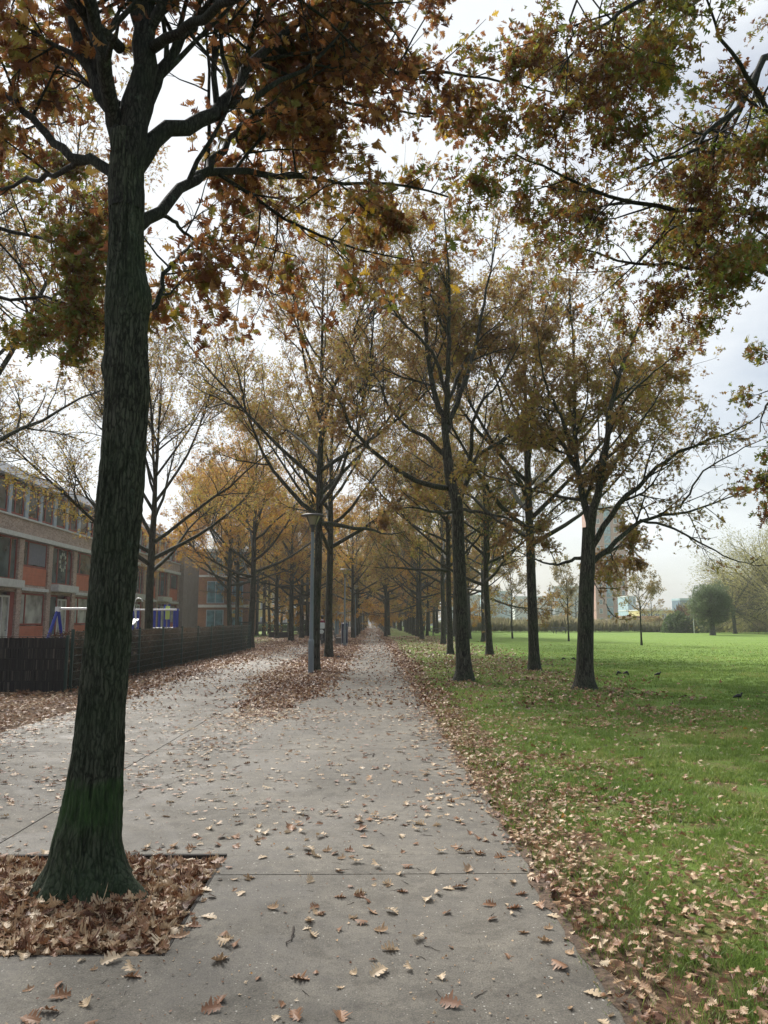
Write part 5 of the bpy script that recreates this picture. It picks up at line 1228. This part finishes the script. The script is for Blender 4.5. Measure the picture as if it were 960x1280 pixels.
def d_right(p):
    x, y = p[:, 0], p[:, 1]; m_ = littermask(p); nz = fbm(p, 2.5, 57, 2)
    return (34*sst(8.5, 5.0, x)+620*m_**1.1+12*sst(12, 7, x))*sst(.90, 1.06, x+.14*(vnoise(p, 4, 2)-.5))*(.35+1.2*nz)*sst(9.5, 6.5, x)+1.2*sst(16, 6, x)
def d_path(p):
    x, y = p[:, 0], p[:, 1]; nz = fbm(p, 1.1, 58, 3); n2 = fbm(p, .45, 59, 2)
    base_ = 19+24*sst(5, 12, y)*sst(.35, .62, nz)+16*sst(10, 24, y)
    tipw = np.clip((y-7.5)*.12, 0, 1.35)
    med = 430*sst(-.1, .6, tipw-np.abs(x+1.95+.2*(nz-.5))+(nz-.5)*1.1)*sst(8, 14, y)
    edge = 170*sst(.45, .98, x+(nz-.5)*.5-.12*sst(10, 30, y))*sst(4.5, 12, y)+40*sst(.8, 1.0, x)
    led = 160*sst(-4.4, -5.0, x+(nz-.5)*.9)*sst(8, 12, y)
    clump = 55*sst(.60, .72, n2)*sst(4.5, 7, y)*(nz > .45)
    far = 30*sst(20, 40, y)*(1-.5*sst(.0, .5, .8-np.abs(x)))
    out = base_+med+edge+led+clump+far
    dx_ = np.maximum(np.maximum(PIT[0]-x, x-PIT[1]), 0); dy_ = np.maximum(np.maximum(PIT[2]-y, y-PIT[3]), 0)
    out = out+110*np.exp(-np.hypot(dx_, dy_)/.09)
    inpit = (x > PIT[0])&(x < PIT[1])&(y > PIT[2])&(y < PIT[3]); out[inpit] = 0
    return out
def d_left(p):
    x, y = p[:, 0], p[:, 1]; nz = fbm(p, 1.3, 60, 3)
    return 190*sst(-5.05, -5.4, x+(nz-.5)*.5)*(.55+.9*nz)*sst(-16, -13, x+y*0)
A_ = []
def area(y0, y1, x0, x1, d): return int((y1-y0)*(x1-x0)*d)
# right verge
A_.append(lay(area(2.2, 7, .88, 7, 680), 2.2, 7, .88, 7, d_right, 680, .050, 'hi', .34, -.02, .05, 101))
A_.append(lay(area(7, 14, .9, 11, 430), 7, 14, .9, 11, d_right, 680, .068, 'mid', .40, -.02, .05, 102))
A_.append(lay(area(14, 32, 1, 14, 170), 14, 32, .9, 14, d_right, 680, .115, 'low', .40, -.02, .045, 103, ts=-.17))
A_.append(lay(area(32, 80, 1, 12, 50), 32, 80, .9, 12, d_right, 680, .17, 'low', .35, -.02, .04, 104, ts=-.17))
# left verge under the fence
A_.append(lay(area(6, 18, -13, -5, 150), 6, 18, -13, -5, d_left, 250, .09, 'mid', .40, -.03, .05, 105, ts=-.17))
A_.append(lay(area(18, 46, -7.6, -5, 110), 18, 46, -7.6, -5, d_left, 250, .11, 'low', .40, -.03, .06, 106, ts=-.17))
A_.append(lay(area(44, 90, -11, -5, 40), 44, 90, -11, -5, d_left, 250, .15, 'low', .35, -.03, .05, 107, ts=-.17))
o = link('leaf_litter', amesh('leaf_litter', *join_arrays(A_)), M['leaf_litter']); tag(o, 'brown and tan oak leaves lying over the grass and the earth verges', kind='stuff')
# tree pit
rg = np.random.default_rng(33); N = 6800
p = np.stack([rg.uniform(PIT[0]+.03, PIT[1]-.04, N), rg.uniform(PIT[2]+.05, PIT[3]-.07, N)], 1)
dt = np.hypot(p[:, 0]+1.70, p[:, 1]-Y0); keep = dt > .17; p = p[keep]; dt = dt[keep]; N = len(p)
zed = -.028+.045*rg.random(N)+.035*np.exp(-((dt-.28)/.2)**2)*rg.random(N)-.03*(sst(.1, .0, PIT[3]-.04-p[:, 1]))
up = np.column_stack([rg.normal(0, .42, N), rg.normal(0, .42, N), np.where(rg.random(N) < .5, 1, -1)]); a = rg.uniform(0, 6.28, N)
lv = leaf_arrays(np.column_stack([p, zed]), np.column_stack([np.cos(a), np.sin(a), rg.normal(0, .20, N)]), up, .070*rg.uniform(.6, 1.3, N), np.clip(rg.random(N)*.95, 0, 1), 'hi', .6, rg)
o = link('leaf_litter', amesh('pit_litter', *lv), M['leaf_litter']); tag(o, 'deep drift of brown oak leaves filling the square tree pit', kind='stuff')
# leaves on the paving: the nearest 300 one by one, the rest as ground cover
rg = np.random.default_rng(44)
p = np.stack([rg.uniform(-5.2, 1.0, 40000), rg.uniform(2.4, 14, 40000)], 1)
px = proj_x(p[:, 0], p[:, 1]); p = p[(px > -120)&(px < 1080)]
p = p[rg.random(len(p)) < d_path(p)/(40000/(6.2*11.6))]
zc = p[:, 1]; near_i = np.argsort(np.hypot(p[:, 0], p[:, 1])); one = p[near_i[:295]]; rest = p[near_i[295:]]
variants = []
for k in range(14):
    r_ = np.random.default_rng(600+k); tn = np.array([.1+.85*r_.random()**.8])
    lv = leaf_arrays(np.zeros((1, 3)), np.array([[0, 1., 0]]), np.array([[r_.normal(0, .18), r_.normal(0, .18), 1.]]), np.array([1.0]), tn, 'hi', .55, r_)
    me = amesh('fallen_leaf', *lv); me.materials.append(M['leaf_litter'])
    zmin = min(v.co.z for v in me.vertices)
    for v in me.vertices: v.co.z -= zmin; v.co.y -= .4
    variants.append((me, float(tn[0])))
for q, (x, y) in enumerate(one):
    me, tn = variants[int(rg.integers(14))]; o = bpy.data.objects.new('fallen_leaf', me); C.objects.link(o)
    o.location = (x, y, .001); o.rotation_euler = (0, 0, rg.uniform(0, 6.28)); s = .082*rg.uniform(.40, 1.2); o.scale = (s, s, s)
    kind_ = 'pale tan lobed' if tn > .62 else ('russet brown lobed' if tn > .34 else 'dark reddish brown curled')
    tag(o, kind_+' oak leaf lying loose on the paving', 'leaf', kind_.split()[0]+' loose oak leaves on the paving')
N = len(rest); a = rg.uniform(0, 6.28, N)
A_ = [leaf_arrays(np.column_stack([rest, .006+.008*rg.random(N)]), np.column_stack([np.cos(a), np.sin(a), rg.normal(0, .1, N)]), np.column_stack([rg.normal(0, .16, (N, 2)), np.where(rg.random(N) < .6, 1, -1)]), .080*rg.uniform(.45, 1.2, N), np.clip(rg.random(N)*.9+.05, 0, 1), 'mid', .32, rg)]
A_.append(lay(area(14, 26, -5.4, 1.1, 330), 14, 26, -5.4, 1.1, d_path, 470, .10, 'low', .35, .002, .02, 111, ts=-.17))
A_.append(lay(area(26, 60, -5.4, 1.1, 170), 26, 60, -5.4, 1.1, d_path, 470, .13, 'low', .35, .002, .02, 112, ts=-.17))
A_.append(lay(area(60, 160, -5.4, 1.3, 56), 60, 160, -5.4, 1.3, d_path, 470, .20, 'low', .3, .002, .02, 113, ts=-.17))
o = link('leaf_litter', amesh('path_litter', *join_arrays(A_)), M['leaf_litter']); tag(o, 'thin scatter of oak leaves on the paving, thickening to a carpet under the middle trees', kind='stuff')
N = 9000
q_ = np.stack([rg.uniform(-5.1, 1.0, N), 2.3+12*rg.random(N)**1.3], 1); q_ = q_[~((q_[:, 0] > PIT[0]-.05)&(q_[:, 0] < PIT[1]+.02)&(q_[:, 1] > PIT[2]-.02)&(q_[:, 1] < PIT[3]+.02))]
q_ = q_[rg.random(len(q_)) < .25+sst(.45, .65, fbm(q_, 1.7, 88, 3))]; N = len(q_); a = rg.uniform(0, 6.28, N)
o = link('leaf_crumbs', amesh('leaf_crumbs', *leaf_arrays(np.column_stack([q_, .003+.002*rg.random(N)]), np.column_stack([np.cos(a), np.sin(a), rg.normal(0, .2, N)]), np.column_stack([rg.normal(0, .3, (N, 2)), np.ones(N)]), rg.uniform(.006, .024, N), np.clip(rg.random(N)*1.0, 0, 1), 'low', .6, rg)), M['leaf_litter'])
tag(o, 'tiny crumbs of broken leaf and grit strewn over the paving', kind='stuff')
# twigs
M['twig'] = plain('twig', (.045, .032, .025), .85, var=.3)
tws = []
for k in range(8):
    r_ = np.random.default_rng(800+k); T = Tubes(); n_ = 8
    c_ = np.column_stack([np.linspace(-.5, .5, n_), np.cumsum(r_.normal(0, .035, n_)), np.abs(r_.normal(0, .02, n_))+.03]); T.add(c_, np.linspace(.028, .012, n_), 5)
    if k % 2: j = int(r_.integers(2, 6)); b = c_[j]; T.add(np.stack([b, b+(.16, r_.choice([-.13, .13]), .01), b+(.30, r_.choice([-.2, .2]), .02)]), np.array([.016, .012, .008]), 4)
    tws.append(T.mesh('twig', M['twig']))
n_ = 0
while n_ < 130:
    x, y = rg.uniform(-2.6, 1.0), 2.5+9*rg.random()**1.4
    if PIT[0]-.1 < x < PIT[1]+.1 and PIT[2]-.1 < y < PIT[3]+.1: continue
    if not -60 < proj_x(x, y) < 1000: continue
    k = int(rg.integers(8)); o = bpy.data.objects.new('twig', tws[k]); C.objects.link(o); s = rg.uniform(.03, .10) if n_ % 12 else rg.uniform(.13, .22)
    o.location = (x, y, .0); o.rotation_euler = (0, 0, rg.uniform(0, 6.28)); o.scale = (s, s*1.0, s*.8)
    forked = k % 2; tag(o, ('small forked dark twig' if forked else 'small straight dark twig')+' lying on the paving', 'twig', ('forked' if forked else 'straight')+' twigs on the paving'); n_ += 1

# ------------------------------------------------------------------ haze
m = bpy.data.materials.new('haze'); m.use_nodes = True; t = m.node_tree; t.nodes.clear()
ou = t.nodes.new('ShaderNodeOutputMaterial'); pv = t.nodes.new('ShaderNodeVolumePrincipled')
pv.inputs['Color'].default_value = (.96, .98, 1.0, 1); pv.inputs['Density'].default_value = HAZE; pv.inputs['Anisotropy'].default_value = .4
t.links.new(pv.outputs[0], ou.inputs['Volume'])
h = MB().box(-420, 480, -30, 450, -1.03, 56).build('haze', m); tag(h, 'thin pale autumn haze', kind='stuff')
